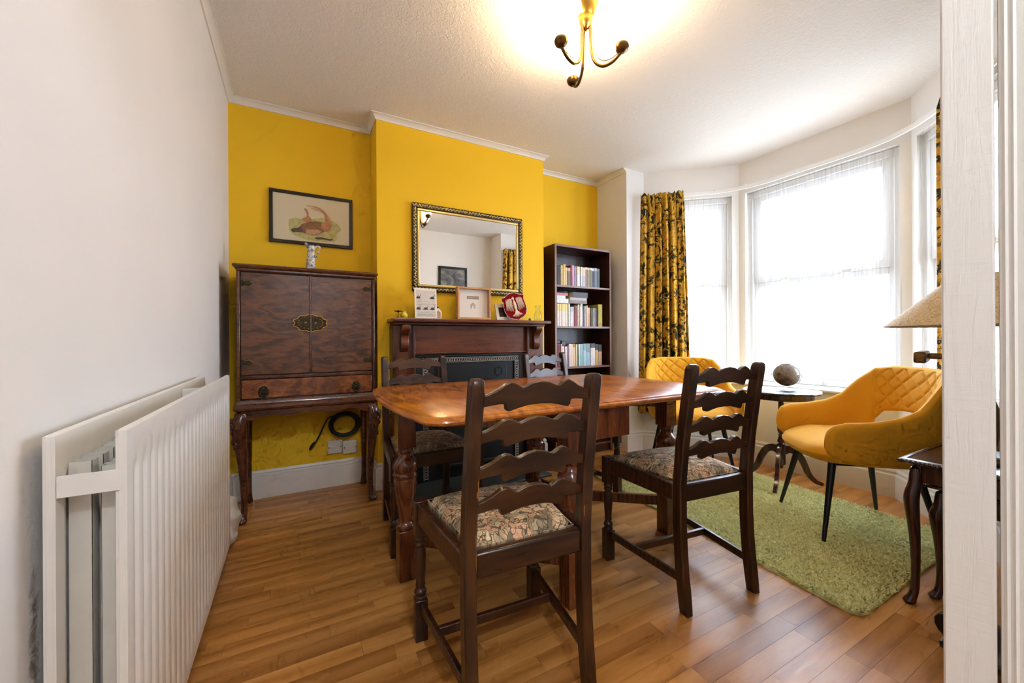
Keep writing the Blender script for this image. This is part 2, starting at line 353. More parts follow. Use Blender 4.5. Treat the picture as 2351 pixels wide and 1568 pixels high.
# rug
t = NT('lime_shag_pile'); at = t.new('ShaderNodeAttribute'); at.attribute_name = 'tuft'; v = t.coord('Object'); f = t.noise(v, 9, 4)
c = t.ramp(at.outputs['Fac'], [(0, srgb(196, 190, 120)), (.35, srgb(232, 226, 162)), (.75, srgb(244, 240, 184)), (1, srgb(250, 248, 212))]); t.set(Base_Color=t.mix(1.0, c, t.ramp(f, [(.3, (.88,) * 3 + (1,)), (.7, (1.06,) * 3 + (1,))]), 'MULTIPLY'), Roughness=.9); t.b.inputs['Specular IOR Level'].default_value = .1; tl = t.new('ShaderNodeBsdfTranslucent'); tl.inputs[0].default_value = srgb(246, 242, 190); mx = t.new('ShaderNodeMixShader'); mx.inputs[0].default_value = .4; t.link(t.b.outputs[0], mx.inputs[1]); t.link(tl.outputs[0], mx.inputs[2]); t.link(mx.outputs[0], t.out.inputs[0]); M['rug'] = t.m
M['rugbase'] = plain('rug_backing', srgb(206, 200, 136), .9)
M['paper'] = plain('cream_paper', srgb(232, 220, 186), .7)
M['card'] = plain('white_card', srgb(238, 230, 218), .6)
M['ink'] = plain('black_ink', srgb(62, 60, 52), .7)
M['inkgrey'] = plain('grey_wash', srgb(168, 160, 146), .7, var=.2, bscale=60)
M['ceramic'] = plain('white_ceramic', srgb(225, 222, 216), .15)
t = NT('printed_blue_jug'); v = t.coord('Object'); n = t.noise(v, 70, 3, .6, 1.0); t.set(Base_Color=t.ramp(n, [(.5, srgb(216, 212, 206)), (.56, srgb(110, 106, 112))]), Roughness=.15); M['jug'] = t.m
M['cord'] = plain('black_rubber_cable', srgb(18, 17, 16), .45)
M['plastic'] = plain('white_plastic', srgb(226, 220, 208), .35)
M['redvelvet'] = plain('crimson_velvet', srgb(126, 6, 14), .85, var=.25, bscale=25, spec=.1)
M['bead'] = plain('pearl_bead', srgb(238, 228, 214), .2)
M['thread'] = plain('cream_embroidery', srgb(226, 200, 174), .55, var=.12, bscale=80)
M['gold'] = plain('gold_thread', srgb(190, 130, 60), .4, .3)
t = NT('parchment_shade'); v = t.coord('Object'); n = t.noise(v, 26, 4, .6, 2.2); t.set(Base_Color=t.ramp(n, [(.47, srgb(206, 184, 142)), (.50, srgb(140, 112, 74)), (.53, srgb(206, 184, 142))]), Roughness=.7); M['shade'] = t.m
M['shadein'] = plain('shade_lining', srgb(206, 194, 170), .8)
M['yglass'] = plain('yellow_glazed_jug', srgb(226, 196, 58), .15)
M['sand'] = plain('grey_dried_moss_ball', srgb(142, 124, 110), .9, var=.35, bump=.25, bscale=45)
M['green'] = plain('green_glass_bead', srgb(60, 120, 80), .2)
M['concrete'] = plain('front_garden_paving', srgb(176, 172, 164), .9, var=.1, bscale=4)
M['bag'] = plain('white_polythene', srgb(220, 216, 210), .35, var=.1, bscale=30)

# left wall: white paint with a flaking damp patch of its own beside the radiator
t = NT('white_wall_with_flaking_patch'); v = t.coord('Object'); big = t.noise(v, 1.3, 3); f = t.noise(v, 90, 2); n = t.noise(v, 26, 4, .7, .6)
sx = t.new('ShaderNodeSeparateXYZ'); t.link(v, sx.inputs[0])
dy = t.math('ABSOLUTE', t.math('SUBTRACT', sx.outputs[1], .872)); band = t.math('SUBTRACT', 1.0, t.math('MULTIPLY', dy, 22.0)); low = t.math('MULTIPLY', t.math('SUBTRACT', .76, sx.outputs[2]), 6.0)
k = t.math('MULTIPLY', t.math('MINIMUM', t.math('MAXIMUM', band, 0.0), 1.0), t.math('MINIMUM', t.math('MAXIMUM', low, 0.0), 1.0))
patch = t.ramp(t.math('MULTIPLY', n, k), [(.34, (0, 0, 0, 1)), (.52, (.85, .85, .85, 1))])
base = t.mix(t.ramp(big, [(.35, (0, 0, 0, 1)), (.65, (1, 1, 1, 1))]), srgb(231, 227, 222), srgb(236, 232, 227))
t.set(Base_Color=t.mix(patch, base, t.mix(t.noise(v, 60, 3), srgb(92, 72, 56), srgb(176, 162, 148))), Roughness=.75); t.b.inputs['Specular IOR Level'].default_value = .25; t.bump(t.math('SUBTRACT', f, t.math('MULTIPLY', patch, 2.0)), .14, .002); M['wallstain'] = t.m
# ------------------------------------------------------------------ room shell
XL, YB, YF, XR, ZC = -0.345, 2.939, 2.714, 2.54, 2.462
BX0, BX1, YD = 0.479, 1.782, 0.12
def offset_path(P, d):                        # offset an open 2-D path to its left by d (mitred)
    out = []
    for i, p in enumerate(P):
        a = Vector(P[max(i - 1, 0)]); b = Vector(p); c = Vector(P[min(i + 1, len(P) - 1)])
        n1 = n2 = None
        if i > 0: t = (b - a).normalized(); n1 = Vector((-t.y, t.x))
        if i < len(P) - 1: t = (c - b).normalized(); n2 = Vector((-t.y, t.x))
        if n1 is None: n1 = n2
        if n2 is None: n2 = n1
        m = (n1 + n2); m = m / max(m.length_squared / 2, .3)
        out.append((b.x + m.x * d, b.y + m.y * d))
    return out
def sweep(name, path, prof, mat, bevel=0):    # prof: (distance to the left of the path, z), closed polygon
    b = MB(); rings = []
    offs = {d: offset_path(path, d) for d, z in prof}
    for i in range(len(path)): rings.append([(offs[d][i][0], offs[d][i][1], z) for d, z in prof])
    b.loft(rings); return struct(b.build(name, mat, bevel=bevel))
def slab(name, inner, outer, z0, z1, mat):    # wall between two 2-D paths
    b = MB(); n = len(inner); rings = []
    for i in range(n): rings.append([(inner[i][0], inner[i][1], z0), (outer[i][0], outer[i][1], z0), (outer[i][0], outer[i][1], z1), (inner[i][0], inner[i][1], z1)])
    b.loft(rings); return struct(b.build(name, mat, smooth=0))
struct(MB().box(XL - .12, XL, YD - .12, YB, 0, ZC).build('wall_left', M['wallstain'], smooth=0))
struct(MB().box(XL - .12, XR + .12, YB, YB + .12, 0, ZC).build('wall_back', M['yellow'], smooth=0))
struct(MB().box(BX0, BX1, YF, YB - .001, 0, ZC).build('wall_chimney_breast', M['yellow'], smooth=0))
struct(MB().box(XR, XR + .12, BAY[0][1] + .001, YB - .001, 0, ZC).build('wall_right', M['white'], smooth=0))
struct(MB().box(XR, XR + .12, YD, BAY[5][1] - .001, 0, ZC).build('wall_right_near', M['white'], smooth=0))
# wall with the doorway the photograph is taken from
DX0, DX1, DZ = -0.20, 0.668, 2.02
b = MB(); b.box(XL - .12, DX0 - .03, YD - .12, YD, 0, ZC); b.box(DX1 + .03, XR + .12, YD - .12, YD, 0, ZC); b.box(DX0 - .03, DX1 + .03, YD - .12, YD, DZ + .03, ZC)
struct(b.build('wall_front', M['white'], smooth=0))
struct(MB().box(DX0 - .03, DX0, YD - .12, YD, 0, DZ).box(DX0 - .03, DX1 + .03, YD - .12, YD, DZ, DZ + .03).build('trim_1', M['gloss'], bevel=.003))
# right door lining with its moulded edge
b = MB(); pr = [(DX1, YD - .12), (DX1, YD - .008), (DX1 - .0015, YD - .006), (DX1 + .0005, YD - .004), (DX1 + .0005, YD - .002), (DX1 - .0012, YD), (DX1 + .0008, YD + .0025), (DX1 + .0012, YD + .0045), (DX1 + .006, YD + .006), (DX1 + .03, YD + .006), (DX1 + .04, YD + .004), (DX1 + .04, YD - .12)]
b.prism(pr, 0, DZ, lambda x, y, z: (x, y, z)); struct(b.build('trim_2', M['gloss'], smooth=0))
# hall behind the camera
b = MB(); b.box(-1.3, 1.9, -1.45, -1.35, 0, ZC); b.box(-1.4, -1.3, -1.45, 0, 0, ZC); b.box(1.9, 2.0, -1.45, 0, 0, ZC); b.box(-1.3, XL - .12, -.06, 0, 0, ZC)
struct(b.build('wall_hall', M['white'], smooth=0))
# lower bay wall, sill, lintel
LOW = [(2.54, 2.555), (2.69, 2.535), (3.19, 1.985), (3.215, 1.0), (2.72, 0.50), (2.54, 0.45)]
OUT = offset_path(BAY, .16)
OUT[0] = (2.661, 2.70); OUT[-1] = (2.661, .30)
slab('wall_bay_lower', LOW, OUT, 0, .60, M['white'])
slab('wall_bay_lintel', BAY, OUT, 2.20, ZC, M['white'])
sl = offset_path(LOW, -.03); sl[0] = (2.62, 2.56); sl[-1] = (2.62, .44)
so = offset_path(BAY, .10); so[0] = (2.63, 2.60); so[-1] = (2.63, .40)
slab('trim_3', sl, so, .6005, .626, M['gloss']).modifiers.new('bevel', 'BEVEL').width = .008
# jamb strips closing the ends of the bay beside the outer windows
slab('wall_bay_jamb_far', [BAY[0], BAY[1]], [OUT[0], (2.84, 2.70)], .627, 2.1995, M['white'])
slab('wall_bay_jamb_near', [BAY[4], BAY[5]], [(2.87, .30), OUT[5]], .627, 2.1995, M['white'])
struct(MB().box(-1.4, 3.6, -1.45, YB + .12, ZC, ZC + .1).build('ceiling', M['ceil'], smooth=0))
struct(MB().box(2.0, 9, -4, 8, -.35, -.30).build('ground_outside', M['concrete'], smooth=0))
# coving
cv = [(0, ZC - .0355), (0, ZC - .0002), (.0355, ZC - .0002), (.0355, ZC - .007), (.031, ZC - .0075), (.022, ZC - .013), (.013, ZC - .022), (.0075, ZC - .031), (.007, ZC - .0355)]
cvp = [(XR, BAY[0][1]), (XR, YB), (BX1, YB), (BX1, YF), (BX0, YF), (BX0, YB), (XL, YB), (XL, YD)]
sweep('trim_coving', cvp, cv, M['gloss'])
# skirting boards
sk = [(0, 0.0), (0, .172), (.006, .172), (.010, .165), (.012, .157), (.008, .150), (.010, .142), (.017, .136), (.018, .128), (.018, 0.0)]
sweep('baseboard_left', [(BX0, .5 * (YF + YB)), (BX0, YB), (XL, YB), (XL, YD)], sk, M['gloss'])
sweep('baseboard_breast_left', [(.545, YF), (BX0, YF), (BX0, .5 * (YF + YB))], sk, M['gloss'])
sweep('baseboard_breast_right', [(BX1, YB), (BX1, YF), (1.70, YF)], sk, M['gloss'])
sweep('baseboard_right', LOW[::-1] + [(XR, YB), (BX1 + .02, YB)], sk, M['gloss'])
# ------------------------------------------------------------------ floor of laminate strips along X
struct(MB().box(-1.4, 3.34, -1.45, YB + .1, -.06, -.0085).build('floor', M['gap'], smooth=0))
FL = bpy.data.objects['floor']
PW = .0655
lens = [.30, .38, .46, .56]
pm = []
for L in lens:
    b = MB(); b.box(.0003, L - .0003, .0003, PW - .0003, -.008, 0); pm.append(b.mesh('plank', M['floor'], smooth=0))
cands = []
for r in range(int((YB - .0) / PW) + 14):
    y = -.85 + r * PW
    if y > YB - .02: break
    x = -1.35 - random.random() * .4
    while x < 3.3:
        k = random.choice((0, 1, 1, 2, 2, 3)); L = lens[k]
        cands.append((x, y, k, L)); x += L
def shown(x, y):
    d = fw.x * x + fw.y * y
    if d < .9: return -1
    u = 1175.5 + 914.3 * (r0.x * x + r0.y * y) / d; v = 779 + 914.3 * CAMH / d
    return (1 / d) if (380 < u < 2170 and v < 1640) else -1
sc = []
for c in cands:
    s_ = max(shown(c[0], c[1] + PW / 2), shown(c[0] + c[3] / 2, c[1] + PW / 2), shown(c[0] + c[3], c[1] + PW / 2))
    if c[0] + c[3] / 2 > 3.25: s_ = -1
    sc.append((s_, c))
sc.sort(key=lambda q: -q[0])
for s_, (x, y, k, L) in sc[:300]:
    o = bpy.data.objects.new('plank', pm[k]); COL.objects.link(o); o.parent = FL; o.location = (x, y, 0)
b = MB()
for s_, (x, y, k, L) in sc[300:]: b.box(x + .0003, x + L - .0003, y + .0003, y + PW - .0003, -.008, 0)
o = b.build('remaining_planks', M['floor'], FL, smooth=0, fix=False); o['kind'] = 'stuff'
# ------------------------------------------------------------------ bay windows
def window(idx, a, b_, x_gl=.06, label=''):
    a = Vector((*a, 0)); b_ = Vector((*b_, 0)); t = (b_ - a); L = t.length; t.normalize(); n = Vector((-t.y, t.x, 0))   # outward (left of path)
    org = a + n * .085
    def bx(m, u0, u1, z0, z1, d0, d1):
        c = org + t * (u0 + u1) / 2 + n * (d0 + d1) / 2 + Vector((0, 0, (z0 + z1) / 2)); m.obox(c, (t, n, (0, 0, 1)), (u1 - u0) / 2, (d1 - d0) / 2, (z1 - z0) / 2)
    w = .05
    z0, z1, zr = .627, 2.199, 1.43
    m = MB()
    for u0, u1 in ((0, w), (L - w, L)): bx(m, u0, u1, z0, z1, -.05, .06)
    bx(m, w, L - w, z0, z0 + .045, -.05, .06); bx(m, w, L - w, z1 - .05, z1, -.05, .06)
    fr = struct(m.build('window_%d' % idx, M['upvc'], bevel=.006))
    m = MB(); e = .035
    for u0, u1 in ((w, w + e), (L - w - e, L - w)): bx(m, u0, u1, z0 + .045, zr + .01, -.02, .02)
    bx(m, w + e, L - w - e, z0 + .045, z0 + .10, -.02, .02); bx(m, w + e, L - w - e, zr - .035, zr + .01, -.02, .02)
    m.build('lower_sash', M['upvc'], fr, bevel=.004)
    m = MB(); e2 = e + .03
    for u0, u1 in ((w, w + e2), (L - w - e2, L - w)): bx(m, u0, u1, zr + .01, z1 - .05, -.035, .01)
    bx(m, w + e2, L - w - e2, zr + .01, zr + .065, -.035, .01); bx(m, w + e2, L - w - e2, z1 - .095, z1 - .05, -.035, .01)
    m.build('upper_sash', M['upvc'], fr, bevel=.004)
    m = MB(); bx(m, w + e, L - w - e, z0 + .10, zr - .035, -.002, .002); m.build('pane', M['pane'], fr, smooth=0)
    m = MB(); bx(m, w + e2, L - w - e2, zr + .065, z1 - .095, -.014, -.010); m.build('pane', M['pane'], fr, smooth=0)
    for q in (.3, .7):
        m = MB(); bx(m, L * q - .03, L * q + .03, zr + .002, zr + .03, -.06, -.036); m.build('sash_catch', M['plastic'], fr, bevel=.004)
    return fr
def inset(a, b_, d):
    a = Vector(a); b_ = Vector(b_); t = (b_ - a).normalized(); return a + t * d, b_ - t * d
for i in (1, 2, 3):
    a, b_ = inset(BAY[i], BAY[i + 1], .045 if i == 2 else .03)
    window(i, a, b_)
# corner posts of the bay
for i, nm in ((2, 'trim_4'), (3, 'trim_5')):
    p = Vector(BAY[i]); q = Vector(OUT[i]); t1 = (Vector(BAY[i - 1]) - p).normalized(); t2 = (Vector(BAY[i + 1]) - p).normalized()
    o1 = offset_path(BAY, .03)[i]
    poly = [(p.x, p.y), (p.x + t1.x * .055, p.y + t1.y * .055), (p.x + t1.x * .055 + (q - p).x * .8, p.y + t1.y * .055 + (q - p).y * .8), (q.x, q.y), (p.x + t2.x * .055 + (q - p).x * .8, p.y + t2.y * .055 + (q - p).y * .8), (p.x + t2.x * .055, p.y + t2.y * .055)]
    m = MB(); m.prism(poly, .627, 2.1995, lambda x, y, z: (x, y, z)); struct(m.build(nm, M['gloss'], smooth=0))
# ------------------------------------------------------------------ gate-leg dining table
TL = {'a': (.400, 1.656), 'b': (.897, 1.192), 'c': (1.654, 1.401), 'd': (1.13, 1.817)}
TT, TB = .746, .722
tx0, tx1, ty0, ty1 = .298, 1.820, 1.128, 2.105
table = thing('dining_table', 'polished oak gate-leg dining table with bowed ends in the middle of the room', 'table', (1.05, 1.58, 0))
tc = Vector((1.05, 1.58, 0))
def outline(inset, n=8):
    x0, x1, y0, y1 = tx0 + inset - tc.x, tx1 - inset - tc.x, ty0 + inset - tc.y, ty1 - inset - tc.y
    pts = []; r = .10; bow = .035
    def end(sx, xe, ya, yb):       # bowed end from ya to yb, xe = extreme x
        out = []; N = 14
        for i in range(N + 1):
            t = i / N; y = lerp(ya, yb, t); s = 2 * t - 1
            out.append((xe - sx * bow * (s * s) ** .9 * 1.0, y))
        return out
    corner = .075
    # counter-clockwise from near-left
    L = end(-1, x0, y1 - corner, y0 + corner); R = end(1, x1, y0 + corner, y1 - corner)
    def arc(p, q, c):
        out = []
        for i in range(1, 6):
            t = i / 6; out.append(((1 - t) ** 2 * p[0] + 2 * t * (1 - t) * c[0] + t * t * q[0], (1 - t) ** 2 * p[1] + 2 * t * (1 - t) * c[1] + t * t * q[1]))
        return out
    nl = (L[-1][0] + .09, y0); nr = (R[0][0] - .09, y0); fr_ = (R[-1][0] - .09, y1); fl = (L[0][0] + .09, y1)
    pts = L + arc(L[-1], nl, (L[-1][0] + .012, y0)) + [nl, nr] + arc(nr, R[0], (R[0][0] - .012, y0)) + R + arc(R[-1], fr_, (R[-1][0] - .012, y1)) + [fr_, fl] + arc(fl, L[0], (L[0][0] + .012, y1))
    return pts
def clip_x(poly, xa, xb):
    def clip(P, x, keep):
        out = []
        for i, p in enumerate(P):
            q = P[(i + 1) % len(P)]; a = keep(p[0] - x); b2 = keep(q[0] - x)
            if a: out.append(p)
            if a != b2:
                t = (x - p[0]) / (q[0] - p[0]); out.append((x, p[1] + t * (q[1] - p[1])))
        return out
    return clip(clip(poly, xa, lambda d: d >= 0), xb, lambda d: d <= 0)
J = [-2, .66 - tc.x, 1.44 - tc.x, 2]
J = [-2, .80 - tc.x, 1.24 - tc.x, 2]
for k in range(3):
    m = MB(); xa, xb = J[k] + (.0008 if k else 0), J[k + 1] - (.0008 if k < 2 else 0)
    rings = []
    prof = [(.012, TB - .004), (.003, TB + .002), (0, TB + .009), (.002, TB + .014), (.008, TB + .017), (.011, TB + .0175), (.0135, TB + .0215), (.019, TT)]
    o_ = None
    for ins, z in prof: rings.append([(x, y, z) for x, y in clip_x(outline(ins), xa, xb)])
    n = min(len(r) for r in rings)
    if all(len(r) == n for r in rings): m.loft(rings)
    else:
        for r1 in rings: m.prism([(p[0], p[1]) for p in r1], r1[0][2] - .003, r1[0][2], lambda x, y, z: (x, y, z))
    m.build('drop_leaf' if k != 1 else 'centre_leaf', [M['ttop']], table, smooth=30)
m = MB(); m.box(.885 - tc.x, 1.163 - tc.x, 1.160 - tc.y, 1.185 - tc.y, .600, TB - .005); m.box(.885 - tc.x, 1.163 - tc.x, 1.83 - tc.y, 1.855 - tc.y, .600, TB - .005)
m.box(.885 - tc.x, .907 - tc.x, 1.185 - tc.y, 1.83 - tc.y, .61, TB - .005); m.box(1.141 - tc.x, 1.163 - tc.x, 1.185 - tc.y, 1.83 - tc.y, .61, TB - .005)
m.build('apron_frame', M['tleg'], table, bevel=.003)
def turned_leg(px, py, rot):
    m = MB(); w = .033; c, s_ = cos(rot), sin(rot); ax = ((c, s_, 0), (-s_, c, 0), (0, 0, 1))
    m.obox((px, py, .1015), ax, w, w, .1015)
    m.obox((px, py, (.540 + TB - .006) / 2), ax, w + .003, w + .003, (TB - .006 - .540) / 2)
    m.lathe([(.030, .200), (.034, .206), (.037, .212), (.037, .220), (.030, .228), (.025, .236), (.026, .25), (.031, .29), (.039, .34), (.0455, .385), (.0465, .408), (.044, .415), (.048, .421), (.050, .428), (.047, .435), (.0435, .438), (.047, .445), (.050, .458), (.0495, .470), (.044, .484), (.034, .496), (.027, .506), (.0255, .516), (.031, .522), (.033, .528), (.030, .534), (.032, .541)], (px, py, 0), 26)
    return m.build('leg', M['tleg'], table, smooth=40, bevel=.005)
rots = {'a': -.73, 'b': 0, 'c': -.67, 'd': 0}
for k, (x, y) in TL.items(): turned_leg(x - tc.x, y - tc.y, 0)
for p, q in (('a', 'b'), ('d', 'c')):
    for z, h in ((.150, .048), (.655, .05)):
        a = Vector((*TL[p], z)) - tc; b_ = Vector((*TL[q], z)) - tc; d = (b_ - a).normalized() * .03; sd = Vector((-d.y, d.x, 0)).normalized() * .024; a += sd; b_ += sd
        MB().bar(a + d, b_ - d, .024, h).build('gate_rail', M['tleg'], table, bevel=.003)
a = Vector((*TL['b'], .15)) - tc; b_ = Vector((*TL['d'], .15)) - tc; d = (b_ - a).normalized() * .03
MB().bar(a + d, b_ - d, .024, .048).build('stretcher', M['tleg'], table, bevel=.003)
# ------------------------------------------------------------------ ladder-back dining chairs
def slat_poly(w):
    top = [(0, .014), (.06, .017), (.14, .028), (.20, .041), (.24, .0455), (.28, .043), (.32, .035), (.345, .0315), (.37, .0345), (.42, .041), (.5, .0445)]
    bot = [(0, -.014), (.08, -.010), (.16, -.007), (.205, -.0075), (.212, -.014), (.215, -.022), (.235, -.0265), (.265, -.024), (.32, -.019), (.40, -.0135), (.5, -.012)]
    T = top + [(1 - u, z) for u, z in reversed(top[:-1])]; B = bot + [(1 - u, z) for u, z in reversed(bot[:-1])]
    return [((u - .5) * w, z) for u, z in T], [((u - .5) * w, z) for u, z in B]
def rear_y(z):
    return interp([(0, -.2025), (.06, -.196), (.16, -.183), (.30, -.176), (.46, -.176), (.60, -.189), (.75, -.211), (.90, -.237)], z)
def make_chair(label):
    r = thing('dining_chair', label, 'chair', group='ladder-back dining chairs')
    for sx in (-1, 1):
        m = MB(); rings = []
        for z in (0, .03, .08, .14, .22, .30, .38, .46, .53, .60, .68, .76, .83, .87, .882, .888):
            y = rear_y(z); hx = .0165; hy = .0205 if z > .03 else .0195
            if z > .875: hx *= (.93 if z < .885 else .7); hy *= (.9 if z < .885 else .62)
            if z < .01: hx *= .9
            xx = sx * (.170 - .004 * max(0, (z - .46) / .43)); ch = .004
            rings.append([(xx - hx + ch, y - hy, z), (xx + hx - ch, y - hy, z), (xx + hx, y - hy + ch, z), (xx + hx, y + hy - ch, z), (xx + hx - ch, y + hy, z), (xx - hx + ch, y + hy, z), (xx - hx, y + hy - ch, z), (xx - hx, y - hy + ch, z)])
        m.loft(rings); leg = m.build('rear_post', M['chair'], r, smooth=40)
        m = MB(); x, y = sx * .21, .2025; w = .0205
        m.box(x - w, x + w, y - w, y + w, 0, .133); m.box(x - w, x + w, y - w, y + w, .338, .455)
        m.lathe([(.0195, .131), (.0195, .139), (.016, .145), (.020, .152), (.0205, .158), (.016, .164), (.0135, .170), (.0165, .178), (.0145, .186), (.0155, .20), (.0185, .235), (.0195, .27), (.0175, .292), (.0145, .304), (.0185, .309), (.019, .314), (.0155, .319), (.0185, .324), (.019, .330), (.016, .335), (.018, .340)], (x, y, 0), 18)
        m.build('front_leg', M['chair'], r, smooth=40, bevel=.004)
        a = Vector((sx * .21, .195, .115)); b_ = Vector((sx * .170, -.190, .115)); MB().bar(a, b_, .016, .030).build('side_stretcher', M['chair'], r, bevel=.003)
        a = Vector((sx * .213, .185, .420)); b_ = Vector((sx * .176, -.160, .420)); MB().bar(a, b_, .024, .064).build('side_rail', M['slat'], r, bevel=.005)
    MB().bar((-.193, .05, .115), (.193, .05, .115), .016, .028).build('cross_stretcher', M['slat'], r, bevel=.003)
    MB().box(-.192, .192, .196, .220, .388, .452).build('front_rail', M['slat'], r, bevel=.006)
    MB().box(-.155, .155, -.190, -.164, .388, .452).build('back_rail', M['slat'], r, bevel=.006)
    for z in (.831, .741, .651, .563):
        w = .318; T, B = slat_poly(w); m = MB(); yy = rear_y(z) + .001
        n = len(T); th = .0085
        o = len(m.v)
        for side in (-th, th):
            for P in (T, B):
                for x, zz in P: m.v.append((x, yy + side - .010 * (1 - (2 * x / w) ** 2) - (zz * .14), z + zz))
        for i in range(n - 1):
            for f in ((o + i, o + i + 1, o + n + i + 1, o + n + i), (o + 2 * n + i, o + 3 * n + i, o + 3 * n + i + 1, o + 2 * n + i + 1), (o + i, o + 2 * n + i, o + 2 * n + i + 1, o + i + 1), (o + n + i, o + n + i + 1, o + 3 * n + i + 1, o + 3 * n + i)):
                m.f.append(f); m.m.append(0)
        for i in (0, n - 1): m.f.append((o + i, o + n + i, o + 3 * n + i, o + 2 * n + i)); m.m.append(0)
        m.build('ladder_slat', M['slat'], r, smooth=35, bevel=.0025)
    m = MB(); N, K = 22, 18
    def pad(i, j):
        u = -1 + 2 * i / (N - 1); v = -1 + 2 * j / (K - 1)
        half = lerp(.150, .188, (v + 1) / 2); e = max(abs(u), abs(v)); dome = (1 - abs(u) ** 3) * (1 - abs(v) ** 3)
        rr = min(1, (1 - max(0, e - .9) * .25))
        return (u * half * rr, lerp(-.160, .194, (v + 1) / 2) * rr, .4525 + .006 * (e < .999) + .028 * dome ** .6)
    m.grid(N, K, pad)
    m.prism([(-.150, -.160), (.150, -.160), (.188, .194), (-.188, .194)], .430, .4525, lambda x, y, z: (x, y, z))
    m.build('seat_pad', M['tapestry'], r, smooth=60)
    return r
ch = make_chair('ladder-back dining chair nearest the camera, its worn back turned to us')
post = [o for o in ch.children if o.name.startswith('rear_post')]
NEAR = ch
ch.location = (.556, 1.080, 0); ch.rotation_euler = (0, 0, radians(-4))
dup(ch, (1.412, 1.131, 0), radians(-6.6), 'ladder-back dining chair standing beside the green rug, back towards the camera')
dup(ch, (.605, 2.045, 0), radians(180), 'ladder-back dining chair tucked under the table in front of the fireplace')
dup(ch, (1.51, 2.02, 0), radians(188), 'ladder-back dining chair tucked under the table in front of the bookcase')
# bare worn streaks on the back arrises of the nearest chair's posts
for o_, sx in zip([o for o in NEAR.children if o.name.startswith('rear_post')], (-1, 1)):
    rn = random.Random(20 + sx); m = MB()
    for z0, dz, wd in (((.885, .003, .010), (.868, .014, .0016), (.640, .032, .0014), (.612, .016, .0034), (.505, .035, .0011), (.44, .03, .0010)) if sx < 0 else ((.885, .003, .007), (.52, .03, .0016))):
        x = sx * (.170 - .004 * max(0, (z0 - .46) / .43)) + (.0125 if sx < 0 else -.0125) + rn.uniform(-.002, .002); y = rear_y(z0) - .0192
        if z0 > .88: x = sx * .166; y = rear_y(z0) - .008
        m.sphere((x, y, z0), 1, 8, 6, sc=(wd, .0018, dz))
    m.build('worn_streaks', M['wear'], o_)['kind'] = 'stuff'
# ------------------------------------------------------------------ radiator
rad = thing('radiator', 'white double-panel radiator with vertical flutes on the left wall', 'radiator', (-.28, 1.42, .0))
R0 = Vector((-.28, 1.42, 0)); ry0, ry1, rz0, rz1 = .845, 1.99, .140, .842
def flat_panel(name, xo, flute, sgn):
    m = MB(); pitch = .0436; n = int(round((ry1 - ry0 - .06) / pitch)); m0 = (ry1 - ry0 - n * pitch) / 2
    ys = [ry0, ry0 + .004]
    prof = []
    prof.append((ry0, -.010)); prof.append((ry0 + .002, -.001)); prof.append((ry0 + .012, 0)); prof.append((ry0 + m0 - .004, 0))
    for k in range(n):
        y = ry0 + m0 + k * pitch
        prof += [(y + .002, 0), (y + .008, -flute * .9), (y + .012, -flute), (y + .018, -flute), (y + .024, -.0012), (y + .030, 0), (y + pitch - .002, 0)]
    prof += [(ry1 - .012, 0), (ry1 - .002, -.001), (ry1, -.010)]
    zs = [(rz0, 0, -.010), (rz0 + .003, 0, -.002), (rz0 + .012, 0, 0), (rz0 + .035, 0, 0), (rz0 + .048, .55, 0), (rz0 + .06, 1, 0), (rz1 - .085, 1, 0), (rz1 - .072, .55, 0), (rz1 - .058, 0, 0), (rz1 - .012, 0, 0), (rz1 - .003, 0, -.002), (rz1, 0, -.010)]
    rows = []
    for z, k, d in zs: rows.append([(xo + sgn * (p * (k if p > -.009 or True else 1) + d if 3 < i < len(prof) - 3 else min(p, d)), y) for i, (y, p) in enumerate(prof)])
    m.grid(len(prof), len(zs), lambda i, j: (rows[j][i][0] - R0.x, rows[j][i][1] - R0.y, zs[j][0]))
    back = xo - sgn * .014
    m.box(min(back, xo - sgn * .004) - R0.x, max(back, xo - sgn * .004) - R0.x, ry0 + .001 - R0.y, ry1 - .001 - R0.y, rz0 + .002, rz1 - .002)
    return m.build(name, M['rad'], rad, smooth=50)
flat_panel('front_panel', -.2325, .006, 1)
flat_panel('rear_panel', -.312, .006, 1)
for y in [ry0 + .03 + k * .0436 for k in range(26)]:      # convector fins seen through the open top
    m = MB(); y_ = y - R0.y
    m.box(-.311 - R0.x, -.284 - R0.x, y_ + .006, y_ + .0075, rz0 + .04, rz1 - .052); m.box(-.311 - R0.x, -.284 - R0.x, y_ + .026, y_ + .0275, rz0 + .04, rz1 - .052); m.box(-.285 - R0.x, -.2838 - R0.x, y_ + .006, y_ + .0275, rz0 + .04, rz1 - .052)
    m.box(-.274 - R0.x, -.247 - R0.x, y_ + .006, y_ + .0075, rz0 + .04, rz1 - .062); m.box(-.274 - R0.x, -.247 - R0.x, y_ + .026, y_ + .0275, rz0 + .04, rz1 - .062); m.box(-.2745 - R0.x, -.2733 - R0.x, y_ + .006, y_ + .0275, rz0 + .04, rz1 - .062)
    m.build('convector_fin', M['radin'], rad, smooth=0)
MB().box(-.311 - R0.x, -.240 - R0.x, ry0 - .0015 - R0.y, ry0 + .0 - R0.y, rz1 - .095, rz1 - .062).build('end_strap', M['rad'], rad, bevel=.0015)
MB().box(-.311 - R0.x, -.247 - R0.x, 1.60 - R0.y, 1.606 - R0.y, rz1 - .055, rz1 - .012).build('bracket', M['rad'], rad, bevel=.001)
for y in (.95, 1.88): MB().box(XL + .0015 - R0.x, -.325 - R0.x, y - R0.y, y + .03 - R0.y, rz0 + .05, rz1 - .05).build('wall_bracket', M['radin'], rad, smooth=0)
